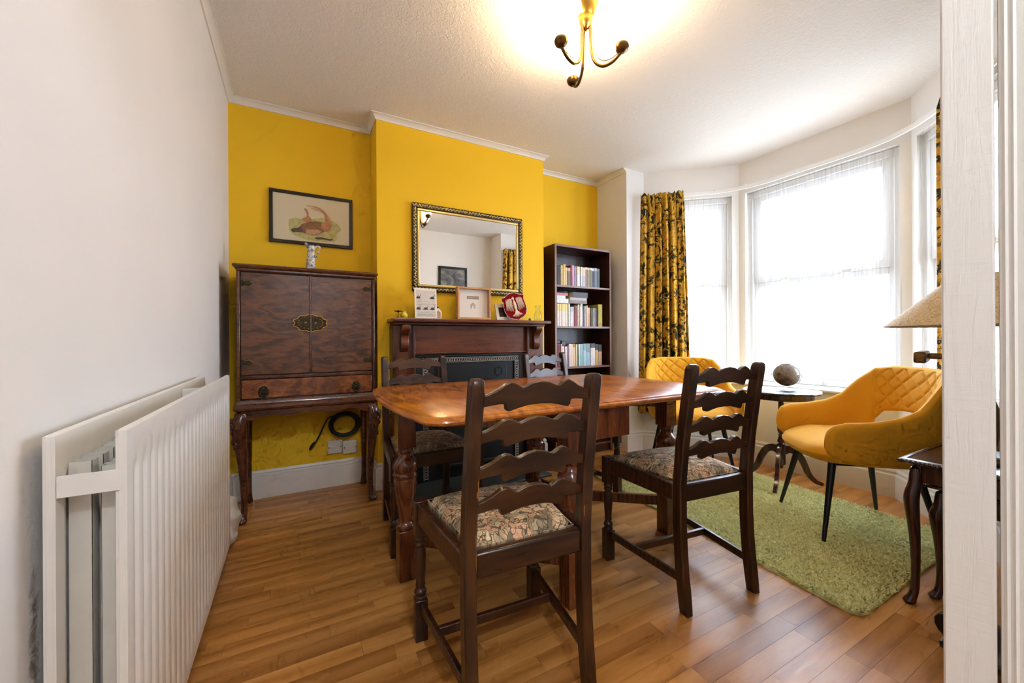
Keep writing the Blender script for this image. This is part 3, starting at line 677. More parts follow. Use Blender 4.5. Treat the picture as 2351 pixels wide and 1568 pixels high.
MB().tube([(-.28 - R0.x, 1.98 - R0.y, .17), (-.28 - R0.x, 2.02 - R0.y, .17), (-.28 - R0.x, 2.02 - R0.y, 0)], .0075).build('feed_pipe', M['rad'], rad)
# ------------------------------------------------------------------ white bag beside the cabinet
m = MB()
for k in range(1): m.sphere((0, 0, .12), 1, 18, 12, sc=(.05, .10, .12))
for i, (x, y, z) in enumerate(m.v): m.v[i] = (x * (1 + .25 * sin(z * 60 + y * 30)), y * (1 + .12 * sin(z * 45)), max(z, 0.0))
o = m.build('carrier_bag', M['bag'], None, loc=(-.285, 2.33, .0)); tag(o, 'crumpled white carrier bag on the floor between radiator and cabinet', 'bag')
# ------------------------------------------------------------------ cocktail cabinet
cb = thing('cocktail_cabinet', 'burr walnut cocktail cabinet on cabriole legs in the left alcove', 'cabinet', (.083, 2.71, 0)); C0 = Vector((.083, 2.71, 0))
cx0, cx1, cy0, cy1 = -.268 - C0.x, .435 - C0.x, 2.545 - C0.y, 2.885 - C0.y
MB().box(cx0, cx1, cy0 + .022, cy1, .655, 1.372).build('body', M['cabtrim'], cb, bevel=.004)
m = MB(); rings = []
for ins, z in ((.004, 1.352), (-.003, 1.358), (-.003, 1.366), (-.014, 1.374), (-.017, 1.380), (-.016, 1.386), (-.008, 1.391), (.0, 1.392)):
    rings.append([(cx0 + ins, cy0 + ins, z), (cx1 - ins, cy0 + ins, z), (cx1 - ins, cy1 - .001, z), (cx0 + ins, cy1 - .001, z)])
m.loft(rings); m.build('top_moulding', M['cabtrim'], cb, smooth=30)
m = MB(); rings = []
for ins, z in ((.006, .600), (-.010, .606), (-.016, .618), (-.015, .632), (-.004, .642), (-.001, .652), (.004, .660)):
    rings.append([(cx0 + ins, cy0 + ins, z), (cx1 - ins, cy0 + ins, z), (cx1 - ins, cy1 - .001, z), (cx0 + ins, cy1 - .001, z)])
m.loft(rings); m.build('base_moulding', M['cabtrim'], cb, smooth=30)
for sx in (-1, 1):
    MB().box((cx0 if sx < 0 else cx1 - .016), (cx0 + .016 if sx < 0 else cx1), cy0 - .001, cy0 + .03, .66, 1.352).build('side_stile', M['cabtrim'], cb, bevel=.004)
    a, b_ = (cx0 + .018, -.0015) if sx < 0 else (.0015, cx1 - .018)
    d = MB().box(a, b_, cy0 + .002, cy0 + .022, .795, 1.348).build('door', M['cab'], cb, bevel=.004)
    for z in (1.288, .860):            # pierced strap hinges
        m = MB(); x = a if sx < 0 else b_; q = -sx
        pts = [(0, .017), (.012, .017), (.016, .012), (.028, .014), (.040, .018), (.047, .010), (.055, .004), (.058, 0)]
        poly = pts + [(u, -w) for u, w in reversed(pts[:-1])]
        m.prism([(x + q * u, z + w) for u, w in poly], cy0 - .0005, cy0 + .003, lambda u, w, y: (u, y, w)); h = m.build('strap_hinge', M['bronze'], d, bevel=.0008)
        MB().tube([(x + q * u, cy0 - .001, z + w) for u, w in poly[1:-1]], .0011, 6).build('hinge_rim', M['brass'], h)
    # half-round lock plate
    m = MB(); poly = []; N = 20; x = b_ - .001 if sx < 0 else a + .001; q = -1 if sx < 0 else 1
    for i in range(N + 1):
        th = -pi / 2 + pi * i / N; sc_ = 1 + .07 * cos(i * 2 * pi / 4); poly.append((x + q * .082 * cos(th) * sc_, 1.079 + .046 * sin(th) * sc_))
    m.prism(poly, cy0 - .0005, cy0 + .003, lambda u, w, y: (u, y, w)); h = m.build('lock_plate', M['bronze'], d, bevel=.0008)
    MB().tube([(u, cy0 - .0012, w) for u, w in poly], .0024, 6).build('plate_rim', M['brass'], h)
    m = MB()
    for k in range(9):
        th = -pi / 2 + pi * (k + .5) / 9; m.sphere((x + q * .06 * cos(th), cy0 - .001, 1.079 + .034 * sin(th)), .006, 8, 5, sc=(1, .5, 1))
    m.lathe([(.002, 0), (.008, .001), (.008, .004), (.002, .005)], (0, 0, 0), 12, caps=True)
    for i in range(len(m.v) - 48, len(m.v)):
        X, Y, Z = m.v[i]; m.v[i] = (x + q * .022 + X, cy0 - Z, 1.079 + Y)
    m.build('plate_relief', M['abrass'], h)['kind'] = 'stuff'
MB().box(-.004, .004, cy0 - .002, cy0 + .006, .795, 1.348).build('meeting_bead', M['cabtrim'], cb, bevel=.002)
MB().box(cx0 + .016, cx1 - .016, cy0 - .004, cy0 + .025, .772, .792).build('cross_rail', M['cabtrim'], cb, bevel=.004)
dr = MB().box(cx0 + .020, cx1 - .020, cy0 + .001, cy0 + .024, .668, .770).build('drawer', M['cabdrawer'], cb, bevel=.004)
for x in (-.147 - C0.x, .325 - C0.x):
    m = MB()
    for i in range(14):
        th = 2 * pi * i / 14; m.sphere((x + .020 * cos(th), cy0 - .002, .703 + .026 * sin(th)), .006, 8, 6, sc=(1, .6, 1))
    m.sphere((x, cy0 - .001, .703), 1, 12, 8, sc=(.020, .004, .026)); h = m.build('back_plate', M['bronze'], dr)
    MB().tube([(x + .015 * cos(t_), cy0 - .008 - .006 * (1 - sin(t_)), .698 + .021 * sin(t_)) for t_ in [2 * pi * i / 20 for i in range(20)]], .0028, 8, closed=True).build('ring_pull', M['bronze'], h)
    MB().sphere((x, cy0 - .007, .720), .007, 10, 8).build('ring_boss', M['abrass'], h)
# scalloped apron
m = MB(); N = 48; poly = [(cx0 + .02, .602), (cx1 - .02, .602)]
low = []
for i in range(N + 1):
    u = i / N; z = .576 - .012 * abs(sin(2.5 * pi * u)) ** .8 + .020 * sin(pi * u) * (1 if .2 < u < .8 else .6)
    z = interp([(0, .548), (.06, .552), (.14, .572), (.20, .578), (.26, .570), (.33, .560), (.40, .568), (.46, .578), (.5, .578), (.54, .578), (.60, .568), (.67, .560), (.74, .570), (.80, .578), (.86, .572), (.94, .552), (1, .548)], u)
    low.append((lerp(cx1 - .02, cx0 + .02, u), z))
m.prism(poly + low, cy0 - .001, cy0 + .018, lambda u, w, y: (u, y, w)); m.build('apron', M['cabtrim'], cb, smooth=0)
for x in (cx0 + .008, cx1 - .026): MB().box(x, x + .018, cy0 + .02, cy1 - .02, .56, .602).build('side_apron', M['cabtrim'], cb)
def cabriole(parent, x, y, dx, dy, h, r=.03, mat=None, knee=None, name='cabriole_leg', out=1.0):
    d = Vector((dx, dy, 0)).normalized(); m = MB(); rings = []
    tab = [(0, .30, .55), (.012, .34, .85), (.028, .30, .80), (.05, .16, .56), (.09, .0, .46), (.2, -.04, .50), (.4, .04, .60), (.6, .20, .76), (.75, .40, .98), (.85, .52, 1.14), (.92, .46, 1.12), (.97, .22, 1.0), (1.0, .1, .95)]
    for t_, o_, rr in tab:
        c = Vector((x, y, 0)) + d * o_ * r * 1.6 * out; z = t_ * h
        rings.append([(c.x + cos(2 * pi * k / 12) * r * rr, c.y + sin(2 * pi * k / 12) * r * rr, z) for k in range(12)])
    m.loft(rings); o = m.build(name, mat, parent, smooth=60, sub=1)
    if knee:
        m = MB(); rn = random.Random(int(x * 1000))
        for i in range(16):
            a = atan2(d.y, d.x) + rn.uniform(-1.1, 1.1); zt = rn.uniform(.68, .93); rr = interp([(.6, .76), (.75, .98), (.85, 1.14), (.92, 1.12), (1, 1)], zt) * r
            oo = interp([(.6, .2), (.75, .4), (.85, .52), (.92, .46), (1, .1)], zt) * r * 1.6 * out; c = Vector((x, y, 0)) + d * oo
            m.sphere((c.x + cos(a) * rr, c.y + sin(a) * rr, zt * h), 1, 8, 6, sc=(.007, .007, .016))
        m.build('carved_knee', knee, o)['kind'] = 'stuff'
    return o
for sx in (-1, 1):
    cabriole(cb, (cx0 + .028 if sx < 0 else cx1 - .028), cy0 + .03, sx * .75, -.66, .60, .034, M['cabtrim'], M['carve'])
    x = cx0 + .025 if sx < 0 else cx1 - .025; m = MB(); rings = []
    for z, yo, r_ in ((0, .02, .020), (.015, .022, .024), (.04, .012, .018), (.1, 0, .016), (.3, -.004, .019), (.5, 0, .022), (.60, 0, .022)):
        rings.append([(x + cos(2 * pi * k / 10) * r_, cy1 - .035 + yo + sin(2 * pi * k / 10) * r_, z) for k in range(10)])
    m.loft(rings); m.build('rear_leg', M['cabtrim'], cb, smooth=60, sub=1)
# jug on the cabinet
j = thing('jug', 'slim patterned porcelain jug standing on the walnut cabinet', 'jug', (.088, 2.615, 1.3925))
m = MB(); m.lathe([(.0375, 0), (.038, .004), (.030, .010), (.024, .018), (.022, .024), (.025, .028), (.0245, .036), (.0215, .042), (.0215, .047), (.0225, .052), (.0205, .09), (.0195, .125), (.022, .143), (.0205, .143), (.018, .125), (.0165, .06), (.002, .05)], (0, 0, 0), 28)
for i, (x, y, z) in enumerate(m.v):
    if z > .135 and x < -.008: k = (z - .135) / .008; m.v[i] = (x - .012 * k, y, z + .012 * k)
m.build('body', M['jug'], j, smooth=60)
MB().tube(catmull([(.019, 0, .128), (.030, 0, .142), (.045, 0, .142), (.048, 0, .128), (.038, 0, .105), (.030, 0, .082), (.0215, 0, .066)], 5), .0042, 8).build('handle', M['jug'], j)
# bird print in a dark frame
def framed(name, label, cat, x0, x1, z0, z1, ywall, fwid, fdep, mat, mat2=None, ybot=0):
    cx_, cz_ = (x0 + x1) / 2, z0; r = thing(name, label, cat, (cx_, ywall, cz_)); w = (x1 - x0) / 2; h = z1 - z0
    for nm, bx in (('frame_rail', (-w, w, 0, fwid)), ('frame_rail', (-w, w, h - fwid, h)), ('frame_stile', (-w, -w + fwid, fwid, h - fwid)), ('frame_stile', (w - fwid, w, fwid, h - fwid))):
        MB().box(bx[0], bx[1], -fdep, -.0005, bx[2], bx[3]).build(nm, mat, r, bevel=.002)
    return r, w, h
r, w, h = framed('framed_picture', 'dark-framed print of brown game birds on the yellow alcove wall', 'picture', -.135, .356, 1.604, 1.942, YB - .002, .021, .018, M['blackwood'])
MB().box(-w + .018, w - .018, -.010, -.002, .018, h - .018).build('paper_mount', M['paper'], r, smooth=0)
def blob(parent, name, pts, y, mat, th=.0006, n=6):
    P = catmull([(a, 0, b) for a, b in pts + [pts[0]]], n)[:-1]; m = MB(); m.prism([(p.x, p.z) for p in P], y - th, y, lambda a, b, d: (a, d, b)); return m.build(name, mat, parent, smooth=0)
def pic(u, v): return (-w + u * 2 * w, h - v * h)     # u,v as fractions of the outer frame, v downwards
gr = plain('print_green_wash', srgb(198, 192, 122), .8, var=.25, bscale=40); br = plain('print_brown_plumage', srgb(150, 104, 66), .8, var=.4, bscale=160)
rd = plain('print_chestnut', srgb(196, 140, 92), .8, var=.3, bscale=120); dkb = plain('print_dark_head', srgb(110, 76, 60), .8, var=.2, bscale=90); pk = plain('print_pale_barred', srgb(208, 160, 120), .8, var=.3, bscale=200)
blob(r, 'printed_grass', [pic(*p) for p in ((.22, .55), (.30, .50), (.42, .52), (.55, .46), (.66, .44), (.78, .50), (.85, .62), (.80, .72), (.78, .86), (.66, .90), (.48, .90), (.34, .86), (.24, .78), (.22, .66))], -.0101, gr)
blob(r, 'printed_far_bird', [pic(*p) for p in ((.36, .52), (.40, .47), (.43, .44), (.42, .36), (.40, .31), (.43, .30), (.45, .36), (.46, .44), (.49, .50), (.46, .56), (.40, .56))], -.0107, rd)
for k, (ox, oy) in enumerate(((0, 0), (.016, .025), (.032, .055), (-.016, -.02))):
    blob(r, 'printed_tail_feather', [pic(u + ox, v + oy) for u, v in ((.655, .56), (.665, .46), (.645, .37), (.60, .30), (.54, .265), (.43, .25), (.54, .25), (.615, .28), (.67, .345), (.70, .45), (.695, .56))][::1], -.0107 - k * .0003, (pk, rd, pk, rd)[k])
blob(r, 'printed_bird', [pic(*p) for p in ((.25, .73), (.28, .70), (.33, .68), (.38, .60), (.46, .55), (.55, .52), (.64, .54), (.68, .62), (.64, .70), (.58, .76), (.50, .80), (.42, .78), (.34, .76), (.28, .77))], -.0113, br)
blob(r, 'printed_head', [pic(*p) for p in ((.245, .745), (.265, .705), (.31, .695), (.35, .67), (.38, .70), (.37, .76), (.31, .765), (.27, .78))], -.0119, dkb)
blob(r, 'printed_rump', [pic(*p) for p in ((.60, .56), (.66, .52), (.73, .54), (.72, .64), (.67, .70), (.62, .66))], -.0119, rd)
blob(r, 'printed_breast', [pic(*p) for p in ((.42, .70), (.50, .69), (.57, .68), (.60, .72), (.55, .77), (.48, .79), (.42, .77))], -.0119, pk)
blob(r, 'printed_log', [pic(*p) for p in ((.52, .84), (.60, .82), (.70, .84), (.75, .82), (.72, .87), (.62, .86), (.55, .87))], -.0107, dkb)
MB().box(-w + .018, w - .018, -.0150, -.0145, .018, h - .018).build('glazing', M['picglass'], r, smooth=0)
# sockets and the cable coil
for x, dz, wd, nm in ((.236, 0, .046, 'left'), (.330, -.012, .046, 'right')):
    s_ = thing('wall_socket', 'square white junction box, %s one of the pair under the cabinet' % nm, 'socket', (x, YB - .001, .265 + dz), group='junction boxes under the cabinet')
    MB().box(-wd, wd, -.028, 0, -.045, .045).build('box', M['plastic'], s_, bevel=.005)
    MB().box(-wd + .004, wd - .004, -.032, -.028, -.041, .041).build('cover_plate', M['plastic'], s_, bevel=.002)
    for q in (-.036, .036):
        m = MB().lathe([(.004, 0), (.004, .0015), (.001, .002)], (0, 0, 0), 10); m.xf(Matrix.Translation((q, -.032, 0)) @ Matrix.Rotation(pi / 2, 4, 'X')); m.build('screw', M['abrass'], s_)
m = MB(); pts = []
for i in range(150):
    a = -2.3 + i * .21; rr = .080 + .011 * sin(a * .41) + .004 * sin(a * 1.3); pts.append((.295 + rr * 1.08 * cos(a), YB - .050 + .016 * sin(a * .23), .415 + rr * .90 * sin(a)))
m.tube(pts, .0062, 7)
tail = catmull([(.245, YB - .05, .47), (.20, YB - .05, .47), (.17, YB - .05, .42), (.14, YB - .05, .355), (.105, YB - .05, .295), (.085, YB - .05, .275), (.095, YB - .05, .30), (.115, YB - .05, .32)], 6)
m.tube(tail, .005, 7); o = m.build('cable_coil', M['cord']); tag(o, 'coiled black cable hanging above the junction boxes under the cabinet', 'cable')
# ------------------------------------------------------------------ fireplace
fp = thing('fireplace', 'mahogany fire surround with black cast-iron insert on the chimney breast', 'fireplace', (1.13, 2.66, 0)); F0 = Vector((1.13, 2.66, 0))
def fbox(name, x0, x1, y0, y1, z0, z1, mat, par=fp, bv=.003): return MB().box(x0 - F0.x, x1 - F0.x, y0 - F0.y, y1 - F0.y, z0, z1).build(name, mat, par, bevel=bv)
YW = YF - .001
m = MB(); rings = []
for ins, z in ((.006, 1.094), (.001, 1.098), (0, 1.104), (0, 1.113), (.003, 1.119), (.008, 1.1205)):
    rings.append([(.540 + ins - F0.x, 2.532 + ins - F0.y, z), (1.728 - ins - F0.x, 2.532 + ins - F0.y, z), (1.728 - ins - F0.x, YW - F0.y, z), (.540 + ins - F0.x, YW - F0.y, z)])
m.loft(rings); m.build('mantel_shelf', M['mantel'], fp, smooth=30)
fbox('shelf_bed_mould', .56, 1.70, 2.575, YW, 1.078, 1.0935, M['mantel'])
for a, b_ in ((.555, .700), (1.560, 1.705)):
    p = fbox('pilaster', a, b_, 2.615, YW, .172, 1.0775, M['mantelv'])
    fbox('pilaster_edge', (b_ - .016 if a < 1 else a), (b_ if a < 1 else a + .016), 2.606, 2.615, .172, 1.0775, M['mantelv'], p, .003)
    fbox('plinth_block', a - .008, b_ + .008, 2.603, YW, .0165, .1715, M['mantelv'])
    xm = (a + b_) / 2; poly = [(2.614, 1.077), (2.548, 1.077), (2.546, 1.062), (2.550, 1.046), (2.560, 1.036), (2.578, 1.020), (2.588, 1.000), (2.586, .975), (2.580, .955), (2.584, .930), (2.596, .912), (2.614, .900)]
    m = MB(); m.prism([(y - F0.y, z) for y, z in poly], xm - .026 - F0.x, xm + .026 - F0.x, lambda y, z, x: (x, y, z)); m.build('corbel', M['mantel'], fp, smooth=35, bevel=.003)
fbox('frieze_panel', .700, 1.560, 2.634, YW, .890, 1.0775, M['mantel'])
fbox('frieze_bead', .700, 1.560, 2.622, 2.634, .880, .893, M['mantel'])
ins = fbox('iron_insert', .7005, 1.5595, 2.650, YW, .0165, .879, M['iron'])
for nm, q in (('iron_frame_rail', (.7005, 1.5595, 2.636, 2.650, .862, .879)), ('iron_frame_stile', (.7005, .757, 2.636, 2.650, .0165, .862)), ('iron_frame_stile', (1.503, 1.5595, 2.636, 2.650, .0165, .862))): fbox(nm, *q, M['iron'], ins)
for nm, q in (('border_top', (.760, 1.500, 2.641, 2.650, .822, .856)), ('border_left', (.760, .794, 2.641, 2.650, .03, .822)), ('border_right', (1.466, 1.500, 2.641, 2.650, .03, .822))):
    o = fbox(nm, *q, M['iron'], ins, .002)
    m = MB(); hor = nm == 'border_top'; L = (q[1] - q[0]) if hor else (q[5] - q[4]); n = int(L / .018)
    for k in range(n):
        if hor: c = (q[0] + (k + .5) * L / n, 2.641, .839)
        else: c = ((q[0] + q[1]) / 2, 2.641, q[4] + (k + .5) * L / n)
        for s_ in (-1, 1):
            X, Z = c[0] - F0.x, c[2]
            if hor: m.tube([(X - .006, c[1] - F0.y - .001, Z + s_ * .011), (X, c[1] - F0.y - .0015, Z), (X + .006, c[1] - F0.y - .001, Z - s_ * .011)], .0022, 5)
            else: m.tube([(X + s_ * .011, c[1] - F0.y - .001, Z - .006), (X, c[1] - F0.y - .0015, Z), (X - s_ * .011, c[1] - F0.y - .001, Z + .006)], .0022, 5)
    for e in (-1, 1):
        if hor: m.box(q[0] - F0.x, q[1] - F0.x, 2.6385 - F0.y, 2.641 - F0.y, .839 + e * .0155 - .0015, .839 + e * .0155 + .0015)
        else: xx = (q[0] + q[1]) / 2 - F0.x + e * .0155; m.box(xx - .0015, xx + .0015, 2.6385 - F0.y, 2.641 - F0.y, q[4], q[5])
    s2 = m.build('border_ornament', M['silver'], o); s2['kind'] = 'stuff'
fbox('fire_door', .86, 1.40, 2.640, 2.650, .10, .80, M['iron'], ins, .006)
m = MB(); m.tube([(1.33 - F0.x + .03 * cos(a), 2.639 - F0.y, .745 + .03 * sin(a)) for a in [2 * pi * i / 24 for i in range(24)]], .003, 6, closed=True); m.build('cast_roundel', M['iron'], ins)
MB().bar((1.27 - F0.x, 2.637 - F0.y, .55), (1.33 - F0.x, 2.637 - F0.y, .557), .004, .006).build('vent_slide', M['silver'], ins)
fbox('grate_bars', .90, 1.36, 2.60, 2.640, .10, .125, M['iron'], ins, .006)
fbox('hearth_slab', .645, 1.615, 2.365, YW - .05, 0.0005, .016, M['slate'], fp, .004)
# ------------------------------------------------------------------ gilt mirror
mr = thing('wall_mirror', 'large mirror in an ornate gilt frame above the mantelpiece', 'mirror', (1.1385, YF - .001, 1.312)); mw, mh = .4315, .606
for nm, q in (('frame_rail', (-mw, mw, 0, .034)), ('frame_rail', (-mw, mw, mh - .034, mh)), ('frame_stile', (-mw, -mw + .034, .034, mh - .034)), ('frame_stile', (mw - .034, mw, .034, mh - .034))):
    o = MB().box(q[0], q[1], -.024, 0, q[2], q[3]).build(nm, M['giltdark'], mr, bevel=.004)
    m = MB(); hor = q[1] - q[0] > q[3] - q[2]; L = (q[1] - q[0]) if hor else (q[3] - q[2]); n = int(L / .024); rn = random.Random(5)
    for k in range(n):
        for e in (-1, 1):
            al = (k + .5 + .25 * e) * L / n; x, z = ((q[0] + al, (q[2] + q[3]) / 2) if hor else ((q[0] + q[1]) / 2, q[2] + al))
            a = rn.uniform(.3, 1.2) * e; dx, dz = cos(a) * .010, sin(a) * .012
            if not hor: dx, dz = dz, dx
            m.tube(catmull([(x - dx, -.0245, z - dz), (x + e * .003, -.028, z + .002), (x + dx, -.0245, z + dz)], 3), [.0012, .002, .0028, .0034, .003, .0022, .0012], 6)
        if k % 6 == 3:
            x, z = ((q[0] + (k + .5) * L / n, (q[2] + q[3]) / 2) if hor else ((q[0] + q[1]) / 2, q[2] + (k + .5) * L / n)); m.sphere((x, -.026, z), .0065, 10, 6)
    s2 = m.build('scroll_relief', M['giltlight'], o); s2['kind'] = 'stuff'
for nm, q in (('gilt_slip', (-mw + .034, mw - .034, .034, .052)), ('gilt_slip', (-mw + .034, mw - .034, mh - .052, mh - .034)), ('gilt_slip', (-mw + .034, -mw + .052, .052, mh - .052)), ('gilt_slip', (mw - .052, mw - .034, .052, mh - .052))):
    MB().box(q[0], q[1], -.021, 0, q[2], q[3]).build(nm, M['gilt'], mr, bevel=.005)
MB().box(-mw + .05, mw - .05, -.012, -.008, .05, mh - .05).build('mirror_glass', M['mirror'], mr, smooth=0)
# ------------------------------------------------------------------ things on the mantelpiece
ZM = 1.121
g = thing('goblet', 'tiny brass dish on a stem at the left end of the mantelpiece', 'goblet', (.588, 2.60, ZM))
MB().lathe([(.010, 0), (.010, .002), (.003, .004), (.0022, .012), (.0022, .036), (.006, .040), (.024, .044), (.026, .0465), (.023, .0465), (.006, .042), (.001, .041)], (0, 0, 0), 20).build('bowl', M['abrass'], g, smooth=60)
g = thing('creamer', 'small yellow glazed creamer jug at the left end of the mantelpiece', 'jug', (.625, 2.60, ZM))
MB().lathe([(.016, 0), (.019, .004), (.023, .012), (.0235, .020), (.019, .030), (.014, .036), (.013, .040), (.0165, .046), (.015, .046), (.011, .038), (.001, .01)], (0, 0, 0), 24).build('body', M['yglass'], g, smooth=60)
MB().tube(catmull([(-.013, 0, .040), (-.026, 0, .044), (-.030, 0, .034), (-.021, 0, .020)], 5), .003, 8).build('handle', M['yglass'], g)
# cartoon card, two leaves
gc = thing('greeting_card', 'white greeting card with grey ink drawings on the mantelpiece', 'card', (.768, 2.585, ZM), radians(3)); gc.rotation_euler = (radians(-4), 0, radians(3))
MB().box(-.076, .076, -.0012, 0, 0, .202).build('front_leaf', M['card'], gc, smooth=0)
MB().add([(.076, 0, 0), (.060, .05, 0), (.060, .05, .202), (.076, 0, .202)], [(0, 1, 2, 3)]).build('back_leaf', M['card'], gc, smooth=0).modifiers.new('thickness', 'SOLIDIFY').thickness = .0012
MB().box(-.064, .066, -.0017, -.0012, .010, .186).build('printed_ground', plain('card_wash', srgb(214, 206, 194), .7, var=.08, bscale=60), gc, smooth=0)
rn = random.Random(3); m = MB()
def inkline(pts, r=.0008): m.tube(catmull(pts, 3), r, 4)
for zb, n in ((.135, 2), (.062, 3)):
    for k in range(n):
        x = lerp(-.045, .05, k / max(1, n - 1)); s_ = .9 + rn.random() * .5
        m.sphere((x - .006, -.0018, zb), 1, 10, 6, sc=(.016 * s_, .0006, .0045)); m.sphere((x - .004, -.0018, zb + .006), 1, 10, 6, sc=(.011 * s_, .0005, .005))
        inkline([(x - .016, -.0019, zb + .004), (x - .006, -.0019, zb + .016), (x + .008, -.0019, zb + .012), (x + .014, -.0019, zb + .024)])
        inkline([(x + .004, -.0019, zb + .010), (x + .010, -.0019, zb + .020), (x + .008, -.0019, zb + .028)])
for zb in (.112, .094, .040, .026, .018):
    x = -.058
    while x < .055:
        L = rn.uniform(.008, .022); inkline([(x, -.0019, zb + rn.uniform(-.002, .002)), (x + L * .4, -.0019, zb + rn.uniform(-.002, .004)), (x + L, -.0019, zb + rn.uniform(-.003, .002))], .0009 if zb in (.094, .026) else .0005); x += L + rn.uniform(.002, .008)
o = m.build('ink_drawing', M['ink'], gc); o['kind'] = 'stuff'
ln = thing('lantern_ornament', 'little white lantern ornament half hidden behind the greeting card', 'ornament', (.862, 2.635, ZM))
MB().prism([(-.024, 0), (.024, 0), (.026, .048), (.006, .074), (-.006, .074), (-.026, .048)], -.016, .016, lambda x, z, y: (x, y, z)).build('body', M['ceramic'], ln, bevel=.003)
MB().prism([(-.015, .008), (.015, .008), (.016, .043), (0, .058), (-.016, .043)], -.0168, -.0162, lambda x, z, y: (x, y, z)).build('painted_panel', M['pine'], ln, smooth=0)
MB().lathe([(.014, .074), (.012, .078), (.005, .084), (.001, .087)], (0, 0, 0), 14).build('cap', M['blackwood'], ln)
bf = thing('box_frame', 'pale wood box frame with a tiny paper house on the mantelpiece', 'picture', (1.117, 2.605, ZM), radians(0)); bw, bh = .127, .228
for nm, q in (('frame_rail', (-bw, bw, 0, .014)), ('frame_rail', (-bw, bw, bh - .014, bh)), ('frame_stile', (-bw, -bw + .014, .014, bh - .014)), ('frame_stile', (bw - .014, bw, .014, bh - .014))): MB().box(q[0], q[1], -.018, .022, q[2], q[3]).build(nm, M['pine'], bf, bevel=.0015)
MB().box(-bw + .01, bw - .01, .014, .021, .01, bh - .01).build('backing_card', M['card'], bf, smooth=0)
beige = plain('beige_cut_paper', srgb(196, 180, 144), .7); taupe = plain('taupe_label', srgb(160, 138, 112), .7)
MB().box(-.046, .046, .0118, .0138, .146, .168).build('word_tile', taupe, bf, bevel=.0008)
m = MB(); rn = random.Random(9)
for k in range(11): x = -.040 + k * .008; m.box(x, x + rn.uniform(.002, .005), .0112, .0117, .151 + rn.uniform(0, .003), .163 - rn.uniform(0, .003))
o = m.build('tile_lettering', plain('tile_lettering', srgb(206, 186, 158), .7), bf, smooth=0); o['kind'] = 'stuff'
MB().prism([(-.018, .080), (-.008, .080), (-.008, .092), (-.004, .098), (.004, .098), (.008, .092), (.008, .080), (.018, .080), (.018, .103), (.024, .103), (0, .124), (-.024, .103), (-.018, .103)], .012, .0138, lambda x, z, y: (x, y, z)).build('paper_house', beige, bf, smooth=0)
MB().box(-bw + .012, bw - .012, -.0125, -.0115, .012, bh - .012).build('glazing', M['picglass'], bf, smooth=0)
pf = thing('photo_frame', 'white photo frame leaning behind the red velvet shield', 'picture', (1.372, 2.615, ZM)); pf.rotation_euler = (radians(-16), 0, radians(4)); 
for nm, q in (('frame_rail', (-.07, .07, 0, .026)), ('frame_rail', (-.07, .07, .099, .125)), ('frame_stile', (-.07, -.044, .026, .099)), ('frame_stile', (.044, .07, .026, .099))): MB().box(q[0], q[1], -.006, .006, q[2], q[3]).build(nm, plain('distressed_white', srgb(222, 216, 202), .6, var=.1, bscale=90), pf, bevel=.0015)
MB().box(-.046, .046, -.001, .005, .024, .101).build('photograph', plain('dark_photograph', srgb(60, 56, 46), .4, var=.6, bscale=60), pf, smooth=0)
MB().box(-.03, .03, .006, .0075, .0, .10).build('strut', M['card'], pf, smooth=0)
# red velvet shield with a white eagle and bead edging
sh = thing('velvet_shield', 'crimson velvet shield with a white eagle and a pearl bead edge on the mantelpiece', 'shield', (1.468, 2.575, ZM + .001)); sh.rotation_euler = (radians(-9), radians(-13), 0)
half = [(0, 0), (.012, .010), (.040, .018), (.068, .032), (.086, .058), (.092, .090), (.091, .125), (.088, .150), (.094, .168), (.092, .182), (.070, .186), (.050, .196), (.026, .206), (0, .209)]
sp = half + [(-x, z) for x, z in reversed(half[1:-1])]
P = [(p.x, p.z) for p in catmull([(x, 0, z) for x, z in sp + [sp[0]]], 3)[:-1]]
MB().prism(P, -.004, .006, lambda x, z, y: (x, y, z)).build('velvet_ground', M['redvelvet'], sh, bevel=.003)
m = MB(); N = len(P); acc = 0; last = P[0]
for i in range(1, N + 1):
    p = P[i % N]; d = sqrt((p[0] - last[0]) ** 2 + (p[1] - last[1]) ** 2); acc += d
    if acc > .0068: m.sphere((p[0] * 1.02, -.001, p[1]), .0034, 8, 6); acc = 0
    last = p
o = m.build('bead_edging', M['bead'], sh); o['kind'] = 'stuff'
m = MB()
def feather(x0, z0, x1, z1, r=.0029): m.tube([(x0, -.006, z0), ((x0 + x1) / 2, -.0085, (z0 + z1) / 2), (x1, -.006, z1)], [r * .8, r, r * .45], 7)
for s_ in (-1, 1):
    for k in range(7):
        a = k / 6; feather(s_ * lerp(.030, .066, a), lerp(.165, .150, a) + .004, s_ * lerp(.022, .078, a), lerp(.070, .088, a))
    for k in range(5): feather(s_ * lerp(.024, .064, k / 4), .168 + .003 * sin(k), s_ * lerp(.020, .072, k / 4), lerp(.130, .138, k / 4), .0034)
    feather(s_ * .012, .060, s_ * .034, .038, .0036); feather(s_ * .030, .046, s_ * .044, .036, .0026)
for k in range(7): feather(lerp(-.004, .004, k / 6), .075, lerp(-.030, .030, k / 6), .026 + .008 * abs(k - 3) / 3, .0036)
m.sphere((0, -.006, .112), 1, 12, 8, sc=(.013, .005, .042)); m.sphere((-.004, -.007, .166), 1, 10, 8, sc=(.010, .006, .013)); m.tube([(-.010, -.008, .168), (-.020, -.008, .164), (-.023, -.008, .158)], [.004, .003, .001], 6)
m.build('embroidered_eagle', M['thread'], sh)
m = MB()
for x, z in ((-.022, .150), (-.016, .060), (.016, .062), (0, .058), (-.030, .046), (.030, .048), (-.010, .166)): m.sphere((x, -.0075, z), 1, 8, 6, sc=(.006, .003, .004))
